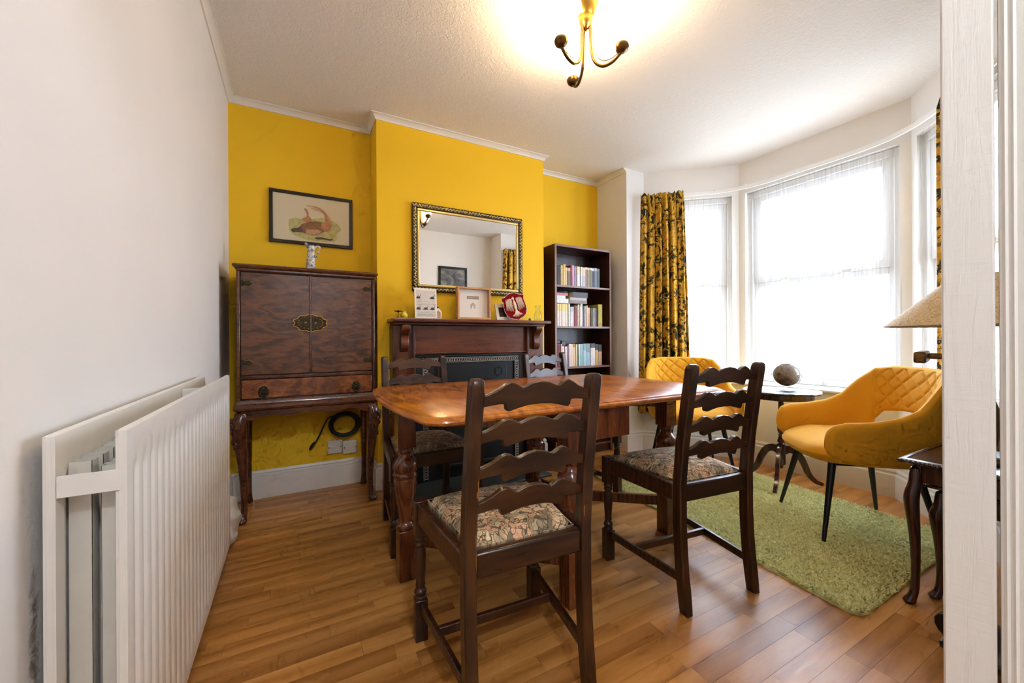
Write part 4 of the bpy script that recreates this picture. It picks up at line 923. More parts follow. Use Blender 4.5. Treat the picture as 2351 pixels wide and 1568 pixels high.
m.tube([(-.010, -.009, .178), (-.008, -.009, .184), (-.004, -.009, .179), (0, -.009, .185), (.004, -.009, .178)], .0016, 6)
o = m.build('gold_embroidery', M['gold'], sh); o['kind'] = 'stuff'
MB().box(-.03, .03, .006, .012, .02, .12).build('backing_strut', M['card'], sh, smooth=0)
o = MB().sphere((0, 0, .010), .010, 14, 10).build('glass_marble', M['green'], loc=(1.578, 2.60, ZM)); tag(o, 'small green glass marble beside the velvet shield on the mantelpiece', 'marble')
vz = thing('glass_vase', 'clear glass waisted vase at the right end of the mantelpiece', 'vase', (1.650, 2.60, ZM))
MB().lathe([(.020, 0), (.026, .004), (.031, .018), (.031, .034), (.025, .056), (.018, .076), (.016, .086), (.019, .104), (.026, .120), (.0245, .120), (.0175, .104), (.0145, .086), (.0165, .076), (.0235, .056), (.0295, .034), (.0295, .018), (.02, .008), (.001, .007)], (0, 0, 0), 28).build('body', M['clearglass'], vz, smooth=60)
# ------------------------------------------------------------------ bookcase and books
BK = Vector((2.159, 2.79, 0)); bk = thing('bookcase', 'tall dark walnut bookcase in the right alcove', 'bookcase', BK)
X0, X1, Y0, Y1, ZT = 1.858, 2.460, 2.665, 2.918, 1.757
def kb(nm, x0, x1, y0, y1, z0, z1, mat, par=bk, bv=.0015): return MB().box(x0 - BK.x, x1 - BK.x, y0 - BK.y, y1 - BK.y, z0, z1).build(nm, mat, par, bevel=bv)
for x in (X0, X1 - .018):
    p = kb('side_panel', x, x + .018, Y0 + .002, Y1, 0, ZT, M['bcase']); kb('edging', x, x + .018, Y0, Y0 + .002, 0, ZT, M['bedge'], p, 0)
p = kb('top_panel', X0 + .018, X1 - .018, Y0 + .002, Y1, ZT - .018, ZT, M['bcase']); kb('edging', X0 + .018, X1 - .018, Y0, Y0 + .002, ZT - .018, ZT, M['bedge'], p, 0)
kb('back_panel', X0 + .018, X1 - .018, Y1 - .006, Y1, .06, ZT - .018, M['bcase'], bk, 0)
SH = [1.424, 1.086, .750, .410, .082]
for z in SH:
    p = kb('shelf', X0 + .018, X1 - .018, Y0 + .004, Y1 - .006, z - .016, z, M['bcase']); kb('edging', X0 + .018, X1 - .018, Y0 + .002, Y0 + .004, z - .016, z, M['bedge'], p, 0)
kb('plinth', X0 + .018, X1 - .018, Y0 + .012, Y0 + .026, 0, .066, M['bcase'])
pages = plain('book_pages', srgb(222, 208, 176), .8)
BM = {}
def bmat(c):
    if c not in BM: BM[c] = plain('book_cloth_%02x%02x%02x' % c, srgb(*c), .5, var=.12, bscale=60)
    return BM[c]
def book(x0, x1, z, h, d, c, c2, split, label, yfront):
    w = x1 - x0; m = MB(); s = .0012
    m.prism([(0, .002), (w * .12, .0004), (w * .5, 0), (w * .88, .0004), (w, .002), (w, d), (0, d)], 0, h * split, lambda x, y, zz: (x, y, zz), 0)
    m.prism([(0, .002), (w * .12, .0004), (w * .5, 0), (w * .88, .0004), (w, .002), (w, d), (0, d)], h * split, h - .003, lambda x, y, zz: (x, y, zz), 1)
    m.box(s, w - s, .004, d - .003, h - .003, h - .0012, 2)
    m.box(0, s, .002, d, h - .003, h, 1); m.box(w - s, w, .002, d, h - .003, h, 1); m.box(s, w - s, 0.001, .0035, h - .003, h, 1)
    o = m.build('book', [bmat(c), bmat(c2), pages], None, smooth=0); o.location = (x0, yfront, z + .0003); return tag(o, label, 'book', 'books in the bookcase')
ORD = ['first', 'second', 'third', 'fourth', 'fifth', 'sixth', 'seventh', 'eighth', 'ninth', 'tenth', 'eleventh', 'twelfth', 'thirteenth', 'fourteenth', 'fifteenth', 'sixteenth', 'seventeenth', 'eighteenth', 'nineteenth', 'twentieth', 'twenty-first', 'twenty-second']
def row(z, rowname, items, yf=2.685, x_start=1.8765):
    cur = x_start
    for i, (a, b_, h, c, c2, sp_, desc) in enumerate(items):
        x0 = max(cur, 1.8762 + (a - 188) * .000295); x1 = max(x0 + .010, 1.8762 + (b_ - 188) * .000295); 
        book(x0, x1 - .0006, z, h, .125 + random.random() * .03, c, c2, sp_, '%s, %s from the left, %s row of books' % (desc, ORD[i], rowname), yf + random.random() * .006); cur = x1
top = [(190, 242, .150, (222, 190, 160), (222, 190, 160), .5, 'cream book'), (244, 378, .160, (26, 22, 12), (26, 22, 12), .5, 'thick black book'), (384, 468, .168, (196, 164, 104), (200, 176, 112), .6, 'tan book'), (470, 552, .178, (222, 196, 118), (214, 180, 100), .8, 'tall pale yellow book'), (558, 602, .152, (226, 196, 150), (226, 196, 150), .5, 'thin cream book'), (604, 714, .150, (110, 100, 88), (206, 170, 150), .82, 'grey book with a pale spine top'), (716, 778, .174, (104, 8, 14), (110, 8, 14), .5, 'dark red book'), (780, 850, .174, (222, 150, 164), (226, 160, 172), .5, 'pink book'), (853, 942, .168, (142, 122, 158), (156, 140, 168), .8, 'lilac book'), (945, 1048, .168, (226, 220, 216), (222, 214, 150), .62, 'white book with a yellow spine top'), (1050, 1074, .164, (92, 108, 92), (92, 108, 92), .5, 'thin grey-green book'), (1076, 1146, .168, (206, 216, 222), (226, 230, 228), .5, 'white and pale blue book'), (1150, 1262, .166, (186, 176, 184), (220, 190, 160), .55, 'peach and mauve book'), (1266, 1348, .170, (140, 118, 98), (224, 206, 180), .88, 'brown book with a cream spine top'), (1350, 1420, .168, (152, 148, 118), (206, 200, 170), .88, 'olive book with a pale spine top'), (1424, 1494, .168, (140, 134, 100), (230, 222, 200), .88, 'dark olive book with a white spine top'), (1498, 1580, .168, (60, 62, 74), (210, 216, 222), .85, 'charcoal book with a white spine top'), (1582, 1690, .170, (112, 116, 134), (170, 176, 184), .85, 'blue-grey book'), (1692, 1792, .166, (76, 92, 78), (96, 104, 98), .85, 'grey-green book')]
row(SH[0], 'top', top)
cm = (228, 214, 196); yl = (230, 208, 128)
mid = [(250, 326, .186, cm, yl, .68, 'cream and yellow magazine file'), (328, 402, .186, cm, yl, .68, 'cream and yellow magazine file'), (404, 464, .186, cm, yl, .68, 'cream and yellow magazine file'), (466, 534, .186, cm, yl, .68, 'cream and yellow magazine file'), (536, 620, .186, cm, yl, .68, 'cream and yellow magazine file'), (634, 694, .190, (214, 216, 196), (224, 224, 200), .8, 'pale green book'), (700, 792, .164, (206, 214, 222), (170, 190, 192), .72, 'pale blue book'), (800, 846, .166, (214, 150, 136), (206, 128, 110), .8, 'salmon book'), (848, 936, .174, (128, 22, 18), (112, 26, 16), .6, 'dark red book'), (938, 976, .172, (190, 152, 124), (206, 180, 150), .8, 'tan book'), (980, 1028, .184, (226, 202, 172), (230, 210, 180), .5, 'tall cream book'), (1030, 1068, .170, (206, 184, 160), (206, 184, 160), .5, 'beige book'), (1070, 1144, .192, (226, 218, 208), (206, 212, 192), .8, 'tall white book'), (1148, 1200, .172, (62, 54, 70), (30, 24, 32), .8, 'navy book'), (1204, 1252, .172, (186, 188, 200), (196, 196, 204), .5, 'lavender grey book'), (1256, 1284, .168, (132, 116, 104), (132, 116, 104), .5, 'thin brown book'), (1286, 1332, .180, (236, 206, 172), (240, 216, 186), .5, 'cream book'), (1336, 1424, .162, (206, 150, 94), (216, 168, 116), .7, 'orange tan book'), (1428, 1508, .158, (40, 30, 16), (56, 48, 30), .6, 'black speckled book'), (1510, 1634, .160, (134, 124, 108), (120, 112, 98), .5, 'thick grey book'), (1640, 1694, .156, (28, 16, 8), (30, 18, 8), .5, 'black book'), (1720, 1880, .194, (170, 126, 28), (172, 154, 42), .15, 'tall mustard yellow album')]
row(SH[1], 'middle', mid)
low = [(250, 360, .192, (112, 6, 8), (120, 40, 36), .9, 'thick red book'), (362, 412, .190, (222, 158, 156), (222, 158, 156), .5, 'pink book'), (418, 494, .170, (230, 210, 210), (236, 220, 216), .5, 'white book'), (508, 592, .168, (226, 190, 184), (230, 206, 200), .6, 'pale pink book'), (598, 638, .176, (110, 76, 78), (110, 76, 78), .5, 'mauve brown book'), (640, 722, .188, (212, 188, 188), (220, 200, 200), .5, 'dusty pink book'), (724, 778, .186, (236, 208, 178), (240, 214, 180), .5, 'cream book'), (784, 892, .188, (214, 184, 136), (176, 124, 52), .85, 'cream book with an ochre spine top'), (898, 946, .184, (232, 220, 172), (236, 226, 180), .5, 'pale yellow book'), (948, 988, .186, (62, 58, 32), (62, 58, 32), .5, 'dark olive book'), (992, 1056, .186, (176, 206, 204), (196, 214, 212), .5, 'pale teal book'), (1060, 1150, .186, (138, 178, 178), (150, 180, 184), .5, 'teal book'), (1154, 1268, .188, (166, 194, 196), (140, 164, 166), .7, 'mottled teal book'), (1272, 1424, .190, (146, 176, 192), (128, 144, 152), .6, 'thick blue-teal book'), (1432, 1602, .190, (214, 202, 194), (62, 58, 50), .8, 'white book with a charcoal spine top'), (1606, 1712, .184, (190, 156, 74), (34, 34, 22), .72, 'mustard book with a black spine top'), (1716, 1862, .180, (176, 132, 100), (24, 22, 12), .66, 'peach book with a black spine top')]
row(SH[2], 'lower', low)
# books lying flat on the middle row, two black boxes on the lower row
def flat(x0, x1, z, th, d, c, label, yf): 
    m = MB(); m.box(0, x1 - x0, 0, d, 0, .0015, 0); m.box(0, x1 - x0, 0, d, th - .0015, th, 0); m.box(0, x1 - x0, 0, .002, .0015, th - .0015, 0); m.box(.003, x1 - x0 - .003, .002, d - .003, .0015, th - .0015, 1)
    o = m.build('book', [bmat(c), pages], None, smooth=0); o.location = (x0, yf, z); return tag(o, label, 'book', 'books in the bookcase')
z = SH[1] + .1912; xa = 1.8775
for x1, th, c, d_ in ((.132, .036, (222, 222, 216), 'thick white book lying flat at the bottom of the left stack, middle shelf'), (.102, .026, (216, 222, 216), 'white book lying flat in the middle of the left stack, middle shelf'), (.126, .022, (190, 104, 112), 'pink-red book lying flat on top of the left stack, middle shelf')):
    flat(xa, xa + x1, z + .0002, th, .13, c, d_, 2.688); z += th + .0004
z = SH[1] + .1932; xa = 2.022
for x0, x1, th, c, d_ in ((0, .185, .027, (134, 116, 106), 'pinkish grey book lying flat at the bottom of the right stack, middle shelf'), (.006, .182, .022, (176, 172, 166), 'white and black book lying flat in the middle of the right stack, middle shelf'), (.032, .195, .046, (66, 64, 58), 'thick charcoal book lying flat on top of the right stack, middle shelf')):
    flat(xa + x0, xa + x1, z + .0002, th, .15, c, d_, 2.690); z += th + .0004
for x0, x1, dz, th, nm in ((1.892, 1.936, .1925, .030, 'small black box lying on the thick red book at the left'), (1.944, 1.990, .1705, .044, 'taller black box lying on the white books, lower shelf')):
    o = MB().box(0, x1 - x0, 0, .08, 0, th).build('black_box', M['black'], None, bevel=.005); o.location = (x0, 2.70, SH[2] + dz + .0003); tag(o, nm, 'box', 'black boxes on the lower shelf')
# ------------------------------------------------------------------ curtain track, nets, curtains
def round_path(pts, r=.18, n=8):
    out = [Vector((*pts[0], 0))]
    for i in range(1, len(pts) - 1):
        p = Vector((*pts[i], 0)); a = Vector((*pts[i - 1], 0)); c = Vector((*pts[i + 1], 0)); k = min(r, (a - p).length * .45, (c - p).length * .45)
        s_ = p + (a - p).normalized() * k; e = p + (c - p).normalized() * k
        for j in range(n + 1): t_ = j / n; out.append(s_ * (1 - t_) ** 2 + p * 2 * t_ * (1 - t_) + e * t_ * t_)
    out.append(Vector((*pts[-1], 0))); return out
tp = [(p.x, p.y) for p in round_path(offset_path(BAY, -.035)[1:5], .30, 10)]
tk = thing('curtain_track', 'curved white curtain track running round the top of the bay', 'curtain track', (3.30, 1.5, 2.22)); T0 = Vector((3.30, 1.5, 2.22))
m = MB(); offs = {d: offset_path(tp, d) for d in (-.006, .006)}
m.loft([[(offs[-.006][i][0] - T0.x, offs[-.006][i][1] - T0.y, 2.212 - T0.z), (offs[.006][i][0] - T0.x, offs[.006][i][1] - T0.y, 2.212 - T0.z), (offs[.006][i][0] - T0.x, offs[.006][i][1] - T0.y, 2.240 - T0.z), (offs[-.006][i][0] - T0.x, offs[-.006][i][1] - T0.y, 2.240 - T0.z)] for i in range(len(tp))])
m.build('rail', M['upvc'], tk, smooth=40)
for i in range(3, len(tp) - 2, 4):
    a = Vector((*tp[i], 2.243)) - T0; MB().box(a.x - .008, a.x + .03, a.y - .008, a.y + .008, a.z - .002, a.z + .006).build('bracket', M['upvc'], tk, bevel=.002)
def resample(path, n):
    P = [Vector(p) for p in path]; L = [0]
    for a, b_ in zip(P, P[1:]): L.append(L[-1] + (b_ - a).length)
    out = []
    for i in range(n):
        s_ = L[-1] * i / (n - 1); k = max(j for j in range(len(L)) if L[j] <= s_ + 1e-9); k = min(k, len(P) - 2)
        out.append(P[k].lerp(P[k + 1], (s_ - L[k]) / max(1e-9, L[k + 1] - L[k])))
    return out, L[-1]
def net(label, path, seed, tl=0, tr=0):
    n = 180; P, L = resample([(p[0], p[1]) for p in path], n); rn = random.Random(seed); ph = [rn.uniform(0, 6.28) for _ in range(6)]; nv = 26
    z0, z1 = .632, 2.208; m = MB()
    def fn(i, j):
        v = j / (nv - 1); u = i / (n - 1); z = lerp(z0, z1, v)
        sag = 4 * v * (1 - v)                      # sides pulled in a little half way down
        uu = min(1, max(0, lerp(u, u * (1 - tr - tl) + tl, .35 + .65 * (1 - v) ** .5 if (tl or tr) else 0)))
        k = uu * (n - 1); a = int(min(k, n - 2)); p = P[a].lerp(P[a + 1], k - a); d = (P[a + 1] - P[a]).normalized(); nn = Vector((-d.y, d.x))
        s_ = u * L; am = .006 + .006 * (1 - v)
        w_ = am * sin(s_ * 38 + ph[0] + .4 * sin(s_ * 5 + ph[1])) + am * .7 * sin(s_ * 61 + ph[2]) + .004 * v ** 6 * sin(s_ * 210 + ph[3])
        return (p.x + nn.x * w_, p.y + nn.y * w_, z)
    m.grid(n, nv, fn, uv=True)
    o = m.build('net_curtain', M['net'], None, smooth=180, fix=False); return tag(o, label, 'net curtain', 'white sheer nets in the bay')
ni = offset_path(BAY, .012)
def seg(a, b_, e0, e1): a, b_ = inset(a, b_, 0); t_ = (b_ - a); return [a + t_ * e0, b_ - t_ * e1]
net('sheer white net over the left window of the bay, beside the yellow curtain', seg(ni[1], ni[2], .02, .03), 1, 0, .08)
net('wide sheer white net over the middle window of the bay', seg(ni[2], ni[3], .045, .05), 2, .05, .0)
net('sheer white net over the right window of the bay, beside the door edge', seg(ni[3], ni[4], .04, .02), 3, .04, 0)
def curtain(label, a, b_, seed, flip=1):
    n, nv = 260, 40; A = Vector(a); B = Vector(b_); rn = random.Random(seed); ph = [rn.uniform(0, 6.28) for _ in range(6)]; t_ = (B - A); L = t_.length; t_.normalize(); nn = Vector((-t_.y, t_.x)); zt, zb = 2.225, .345; m = MB()
    def fn(i, j):
        u = i / (n - 1); v = j / (nv - 1); z = lerp(zb, zt, v); wid = 1.0 + .16 * (1 - v) ** .8 - .04 * v; uu = .5 + (u - .5) * wid
        if flip: uu = .40 + (u - .40) * wid
        am = .030 + .008 * sin(v * 3 + ph[0]); k = 2 * pi * 6.5
        w_ = am * sin(u * k + ph[1] + .5 * sin(v * 2.2 + ph[2])) + .010 * sin(u * k * 2.3 + ph[3] + v)
        if v > .955: w_ = w_ * .35 + .012 * sin(u * 2 * pi * 17 + ph[4]) + (.008 if v > .975 else -.004)
        p = A + t_ * uu * L + nn * w_; s_ = .010 * sin(u * k + ph[1] + pi / 2)
        zz = z + (.008 * sin(u * 2 * pi * 9 + ph[5]) if v > .97 else 0) - (.012 * u if v < .02 else 0)
        return (p.x + t_.x * s_, p.y + t_.y * s_, zz)
    m.grid(n, nv, fn, uv=True); o = m.build('patterned_curtain', M['curtain'], None, smooth=180, fix=False)
    so_ = o.modifiers.new('thickness', 'SOLIDIFY'); so_.thickness = .002; return tag(o, label, 'curtain', 'yellow bird-print curtains of the bay')
curtain('yellow curtain printed with dark birds and leaves left of the bay window', (2.632, 2.495), (2.905, 2.238), 4)
curtain('yellow curtain printed with dark leaves mostly hidden behind the open door', (2.955, .735), (2.53, .520), 5, 0)
# ------------------------------------------------------------------ rug
rg = thing('rug', 'pale lime green shag rug lying in the bay', 'rug', (2.3, 1.4, 0)); G0 = Vector((2.3, 1.4)); RC = [Vector(p) - G0 for p in ((1.720, .632), (2.815, .640), (2.925, 2.20), (1.875, 2.25))]
def rq(u, v): return RC[0].lerp(RC[1], u).lerp(RC[3].lerp(RC[2], u), v)
def rround(u, v):                       # pull the corners in to round them
    du, dv = abs(u - .5) * 2, abs(v - .5) * 2; e = max(0, du - .92) / .08; f_ = max(0, dv - .94) / .06
    k = 1 - .022 * e * f_; return .5 + (u - .5) * k, .5 + (v - .5) * k
m = MB(); N = 40
m.grid(N, N, lambda i, j: (*rq(*rround(i / (N - 1), j / (N - 1))), .012 if 0 < i < N - 1 and 0 < j < N - 1 else .001)); m.build('backing', M['rugbase'], rg, smooth=60)
m = MB(); rn = random.Random(11); vals = []
for i in range(50000):
    u, v = rn.random(), rn.random(); p = rq(*rround(u, v)); d = (fw.x * (p.x + G0.x) + fw.y * (p.y + G0.y))
    a = rn.uniform(0, 2 * pi); lean = rn.uniform(.006, .017); h = rn.uniform(.005, .0145); w_ = rn.uniform(.0026, .0052)
    b_ = a + pi / 2; q = (p.x + cos(a) * lean, p.y + sin(a) * lean)
    o_ = len(m.v); m.v += [(p.x - cos(b_) * w_, p.y - sin(b_) * w_, .008), (p.x + cos(b_) * w_, p.y + sin(b_) * w_, .008), (q[0] + cos(b_) * w_ * .5, q[1] + sin(b_) * w_ * .5, .008 + h), (q[0] - cos(b_) * w_ * .5, q[1] - sin(b_) * w_ * .5, .008 + h)]
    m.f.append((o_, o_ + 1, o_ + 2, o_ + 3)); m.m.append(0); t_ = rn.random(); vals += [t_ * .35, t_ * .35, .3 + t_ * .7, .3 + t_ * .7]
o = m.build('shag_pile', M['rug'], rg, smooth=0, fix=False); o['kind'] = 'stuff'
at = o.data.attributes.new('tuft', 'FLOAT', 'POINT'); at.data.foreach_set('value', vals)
# ------------------------------------------------------------------ mustard armchairs
def make_armchair(label):
    r = thing('armchair', label, 'armchair', group='mustard velvet armchairs'); N = 97; K = 30
    def ring(th):          # plan of the shell, th = 0 at the back, +-1 at the arm fronts
        a = th * 2.15; rx, ry = .285, .275
        x = rx * sin(a) if abs(th) < .73 else None
        # superellipse-like horseshoe opening towards +y
        s_ = th
        t_ = abs(s_)
        if t_ < .62:
            ang = t_ / .62 * (pi / 2); px = .270 * sin(ang) ** .85; py = -.255 * cos(ang) ** .75 - .005
        else:
            k = (t_ - .62) / .38; px = .270 + .012 * sin(k * pi) - .012 * k; py = lerp(-.005, .245, k)
        return Vector((px * (1 if s_ >= 0 else -1), py))
    def ztop(t_): return interp([(0, .802), (.20, .800), (.32, .785), (.42, .720), (.52, .636), (.62, .592), (.75, .575), (.88, .568), (.95, .552), (.985, .522), (1, .480)], t_)
    def zbot(t_): return interp([(0, .572), (.12, .570), (.24, .556), (.30, .505), (.34, .43), (.38, .385), (.5, .370), (.8, .372), (.93, .385), (.985, .42), (1, .45)], t_)
    m = MB()
    def surf(side):
        def fn(i, j):
            th = -1 + 2 * i / (N - 1); t_ = abs(th); v = j / (K - 1); p = ring(th); q = ring(min(1, th + .01)); q0 = ring(max(-1, th - .01)); d = (q - q0).normalized(); nn = Vector((d.y, -d.x))   # outward
            if nn.dot(p) < 0 and t_ < .6: nn = -nn
            if t_ >= .6: nn = Vector((1 if th > 0 else -1, 0))
            z = lerp(zbot(t_), ztop(t_), v); flare = .055 * max(0, (z - .40) / .4) * (1 if t_ < .5 else 1 - (t_ - .5) * 1.2)
            thick = .024 * (1 - (2 * v - 1) ** 6) ** .5 * (min(1, (1 - t_) / .04) ** .5 if t_ > .96 else 1)
            off = flare + side * thick
            if side < 0 and t_ < .30 and .08 < v < .95:       # quilted diamonds on the inner face of the back
                s_ = th * .74 / .080; zz = (z - .55) / .080
                g1 = abs(((s_ + zz) % 1) - .5) * 2; g2 = abs(((s_ - zz) % 1) - .5) * 2; g = min(1 - g1, 1 - g2) if False else min(abs(1 - g1), abs(1 - g2))
                off += .0075 * math.exp(-(g / .16) ** 2)
            if side < 0 and abs(t_ - .305) < .006: off += .004
            return (p.x + nn.x * off, p.y + nn.y * off, z)
        return fn
    NN = N * 2 - 1
    oN = N; N2 = 241
    def mk(side):
        f0 = surf(side)
        def fn(i, j):
            return f0(i / (N2 - 1) * (N - 1), j)
        return fn
    KK = 44; K_old = K
    def mk2(side):
        f0 = surf(side); return lambda i, j: f0(i / (N2 - 1) * (N - 1), j / (KK - 1) * (K_old - 1))
    m.grid(N2, KK, mk2(1)); m.grid(N2, KK, mk2(-1))
    o1, o2 = 0, N2 * KK
    for row_ in (0, KK - 1):
        for i in range(N2 - 1): m.f.append((o1 + row_ * N2 + i, o1 + row_ * N2 + i + 1, o2 + row_ * N2 + i + 1, o2 + row_ * N2 + i)); m.m.append(0)
    for col in (0, N2 - 1):
        for j in range(KK - 1): m.f.append((o1 + j * N2 + col, o1 + (j + 1) * N2 + col, o2 + (j + 1) * N2 + col, o2 + j * N2 + col)); m.m.append(0)
    m.build('shell', M['velvet'], r, smooth=50)
    m = MB(); n = 40; rings = []
    def se(a, hx, hy, e=3.2): c, s_ = cos(a), sin(a); return (hx * abs(c) ** (2 / e) * (1 if c >= 0 else -1), hy * abs(s_) ** (2 / e) * (1 if s_ >= 0 else -1))
    for z, k in ((.358, .70), (.362, .86), (.375, .95), (.40, 1.0), (.425, 1.0), (.445, .97), (.456, .90), (.463, .76), (.466, .5), (.467, .2)):
        R_ = []
        for i in range(n):
            x, y = se(2 * pi * i / n, .262 * k, .262 * k); y = y + .012
            zz = z + (.006 if y < 0 else 0) - .030 * max(0, (y - .10) / .16) * (1 if z > .4 else .2); R_.append((x, y, zz))
        rings.append(R_)
    m.loft(rings); m.build('seat_cushion', M['velvet'], r, smooth=60)
    MB().box(-.17, .17, -.17, .17, .340, .358).build('under_frame', M['black'], r, bevel=.004)
    for sx in (-1, 1):
        for sy in (-1, 1):
            MB().tube([(sx * .165, sy * .165, .362), (sx * .232, sy * .235, .0)], [.0175, .0085], 14).build('leg', M['black'], r, smooth=60)
    return r
ac = make_armchair('mustard velvet armchair with quilted back nearest the open door')
ac.location = (2.50, .955, .026); ac.rotation_euler = (0, 0, radians(138.3 - 90))
dup(ac, (2.595, 1.975, .026), radians(142), 'mustard velvet armchair with quilted back in front of the patterned curtain')
# ------------------------------------------------------------------ tripod table with the glass bowl
tt = thing('tripod_table', 'round dark mahogany tripod table in front of the middle bay window', 'table', (2.815, 1.455, .022))
m = MB(); poly = []
for i in range(72): a = 2 * pi * i / 72; rr = .222 * (1 + .018 * cos(8 * a)); poly.append((rr * cos(a), rr * sin(a)))
rings = [[(x * k, y * k, z) for x, y in poly] for k, z in ((.94, .598), (.985, .601), (1, .607), (.995, .612), (.97, .614), (.955, .611), (.93, .610))]
m.loft(rings); m.build('table_top', M['dark'], tt, smooth=40)
MB().lathe([(.175, .560), (.180, .562), (.180, .5975), (.175, .598)], (0, 0, 0), 48).build('drum_apron', M['dark'], tt, smooth=40)
MB().lathe([(.022, .560), (.022, .548), (.014, .540), (.016, .53), (.0165, .47), (.013, .43), (.016, .425), (.013, .418), (.019, .40), (.023, .375), (.021, .345), (.013, .325), (.017, .318), (.013, .31), (.018, .29), (.023, .275), (.020, .268), (.026, .262), (.024, .255), (.026, .25), (.026, .13), (.016, .12), (.010, .112), (.013, .105), (.006, .097)][::-1], (0, 0, 0), 24).build('column', M['dark'], tt, smooth=50)
for a in (radians(199), radians(92), radians(-42)):
    d = Vector((cos(a), sin(a), 0)); n_ = Vector((-sin(a), cos(a), 0)); path = catmull([(d.x * .012, d.y * .012, .215), (d.x * .05, d.y * .05, .226), (d.x * .09, d.y * .09, .205), (d.x * .125, d.y * .125, .150), (d.x * .155, d.y * .155, .075), (d.x * .19, d.y * .19, .030), (d.x * .225, d.y * .225, .014), (d.x * .238, d.y * .238, .009)], 5)
    m = MB(); rings = []
    for i, p in enumerate(path):
        q = path[min(i + 1, len(path) - 1)] - path[max(i - 1, 0)]; q.normalize(); up_ = n_.cross(q); hw = .011; hh = lerp(.026, .009, i / (len(path) - 1)); rings.append([p + n_ * hw + up_ * hh, p - n_ * hw + up_ * hh, p - n_ * hw - up_ * hh, p + n_ * hw - up_ * hh])
    m.loft(rings); 
    for i, (x, y, z) in enumerate(m.v): m.v[i] = (x, y, max(z, 0.001))
    m.build('splay_leg', M['dark'], tt, smooth=40, bevel=.003)
o = MB().prism([(-.055, -.04), (.05, -.055), (.062, .03), (-.045, .05)], 0, .003, lambda x, y, z: (x, y, z)).build('coaster', M['slate'], None, loc=(2.815, 1.42, .6365)); tag(o, 'thin dark coaster under the glass bowl on the tripod table', 'coaster')
gb = thing('glass_bowl', 'footed round glass bowl holding a grey moss ball on the tripod table', 'bowl', (2.815, 1.42, .6397))
MB().lathe([(.045, 0), (.046, .004), (.038, .010), (.030, .018), (.040, .024), (.070, .050), (.084, .085), (.084, .118), (.072, .148), (.052, .165), (.044, .170), (.056, .178), (.054, .179), (.042, .171), (.050, .163), (.069, .146), (.081, .117), (.081, .086), (.067, .052), (.036, .027), (.001, .022)], (0, 0, 0), 40).build('bowl', M['clearglass'], gb, smooth=60)
m = MB().sphere((0, 0, .100), .074, 28, 20, sc=(1, 1, 1)); m.build('moss_ball', M['sand'], gb, smooth=60)
m = MB(); rn = random.Random(2)
for k in range(7): a = rn.uniform(0, 6.28); m.tube([(cos(a) * .01, sin(a) * .01, .165), (cos(a) * .022, sin(a) * .022, .171 + rn.random() * .008), (cos(a) * .036, sin(a) * .036, .166)], [.002, .0016, .0008], 5)
m.build('dried_twigs', M['blackwood'], gb)['kind'] = 'stuff'
# ------------------------------------------------------------------ nest of side tables, lamp, footstool
def side_table(label, x0, x1, y0, y1, z, r_, grp):
    c = ((x0 + x1) / 2, (y0 + y1) / 2); t_ = thing('side_table', label, 'table', (c[0], c[1], 0), group=grp); hx, hy = (x1 - x0) / 2, (y1 - y0) / 2
    m = MB(); rings = []
    for ins, zz in ((.014, z - .020), (.004, z - .016), (0, z - .010), (.002, z - .004), (.010, z - .0005), (.018, z), (.020, z - .003)): rings.append([(-hx + ins, -hy + ins, zz), (hx - ins, -hy + ins, zz), (hx - ins, hy - ins, zz), (-hx + ins, hy - ins, zz)])
    m.loft(rings); m.build('table_top', M['dark'], t_, smooth=30)
    m = MB(); per = []
    for a, b_ in (((-hx, -hy), (hx, -hy)), ((hx, -hy), (hx, hy)), ((hx, hy), (-hx, hy)), ((-hx, hy), (-hx, -hy))):
        L = sqrt((b_[0] - a[0]) ** 2 + (b_[1] - a[1]) ** 2); n = int(L / .012)
        for k in range(n): q = (k + .5) / n; m.sphere((lerp(a[0], b_[0], q), lerp(a[1], b_[1], q), z - .010), 1, 6, 5, sc=(.005, .005, .006))
    m.build('gadroon_edge', M['dark'], t_)['kind'] = 'stuff'
    i_ = .032
    for bx in ((-hx + i_, hx - i_, -hy + i_ + .004, -hy + i_ + .020), (-hx + i_, hx - i_, hy - i_ - .020, hy - i_ - .004), (-hx + i_ + .004, -hx + i_ + .020, -hy + i_ + .02, hy - i_ - .02), (hx - i_ - .020, hx - i_ - .004, -hy + i_ + .02, hy - i_ - .02)): MB().box(*bx, z - .085, z - .0205).build('apron', M['dark'], t_, bevel=.002)
    for sx in (-1, 1):
        for sy in (-1, 1):
            m = MB(); rings = []; cx_, cy_ = sx * (hx - .036), sy * (hy - .036); d = Vector((sx, sy, 0)).normalized(); h = z - .021
            for t2, o2, rr in ((0, .018, .016), (.02, .022, .022), (.045, .014, .016), (.09, .002, .0125), (.3, 0, .0135), (.5, .003, .0165), (.66, .010, .021), (.75, .014, .024), (.82, .008, .022), (.86, 0, .018), (1, 0, .018)):
                rings.append([(cx_ + d.x * o2 + cos(2 * pi * k / 12) * rr, cy_ + d.y * o2 + sin(2 * pi * k / 12) * rr, t2 * h) for k in range(12)])
            m.loft(rings); m.build('cabriole_leg', M['dark'], t_, smooth=60, sub=1)
    return t_
side_table('dark mahogany side table with a carved rim beside the rug corner, largest of its nest', 1.965, 2.43, .200, .610, .535, .03, 'nest of side tables')
side_table('smaller dark side table nested under the larger one by the rug', 2.085, 2.30, .29, .575, .43, .03, 'nest of side tables')
lp = thing('table_lamp', 'table lamp with a wide patterned parchment shade on the side table', 'lamp', (2.15, .452, .5355))
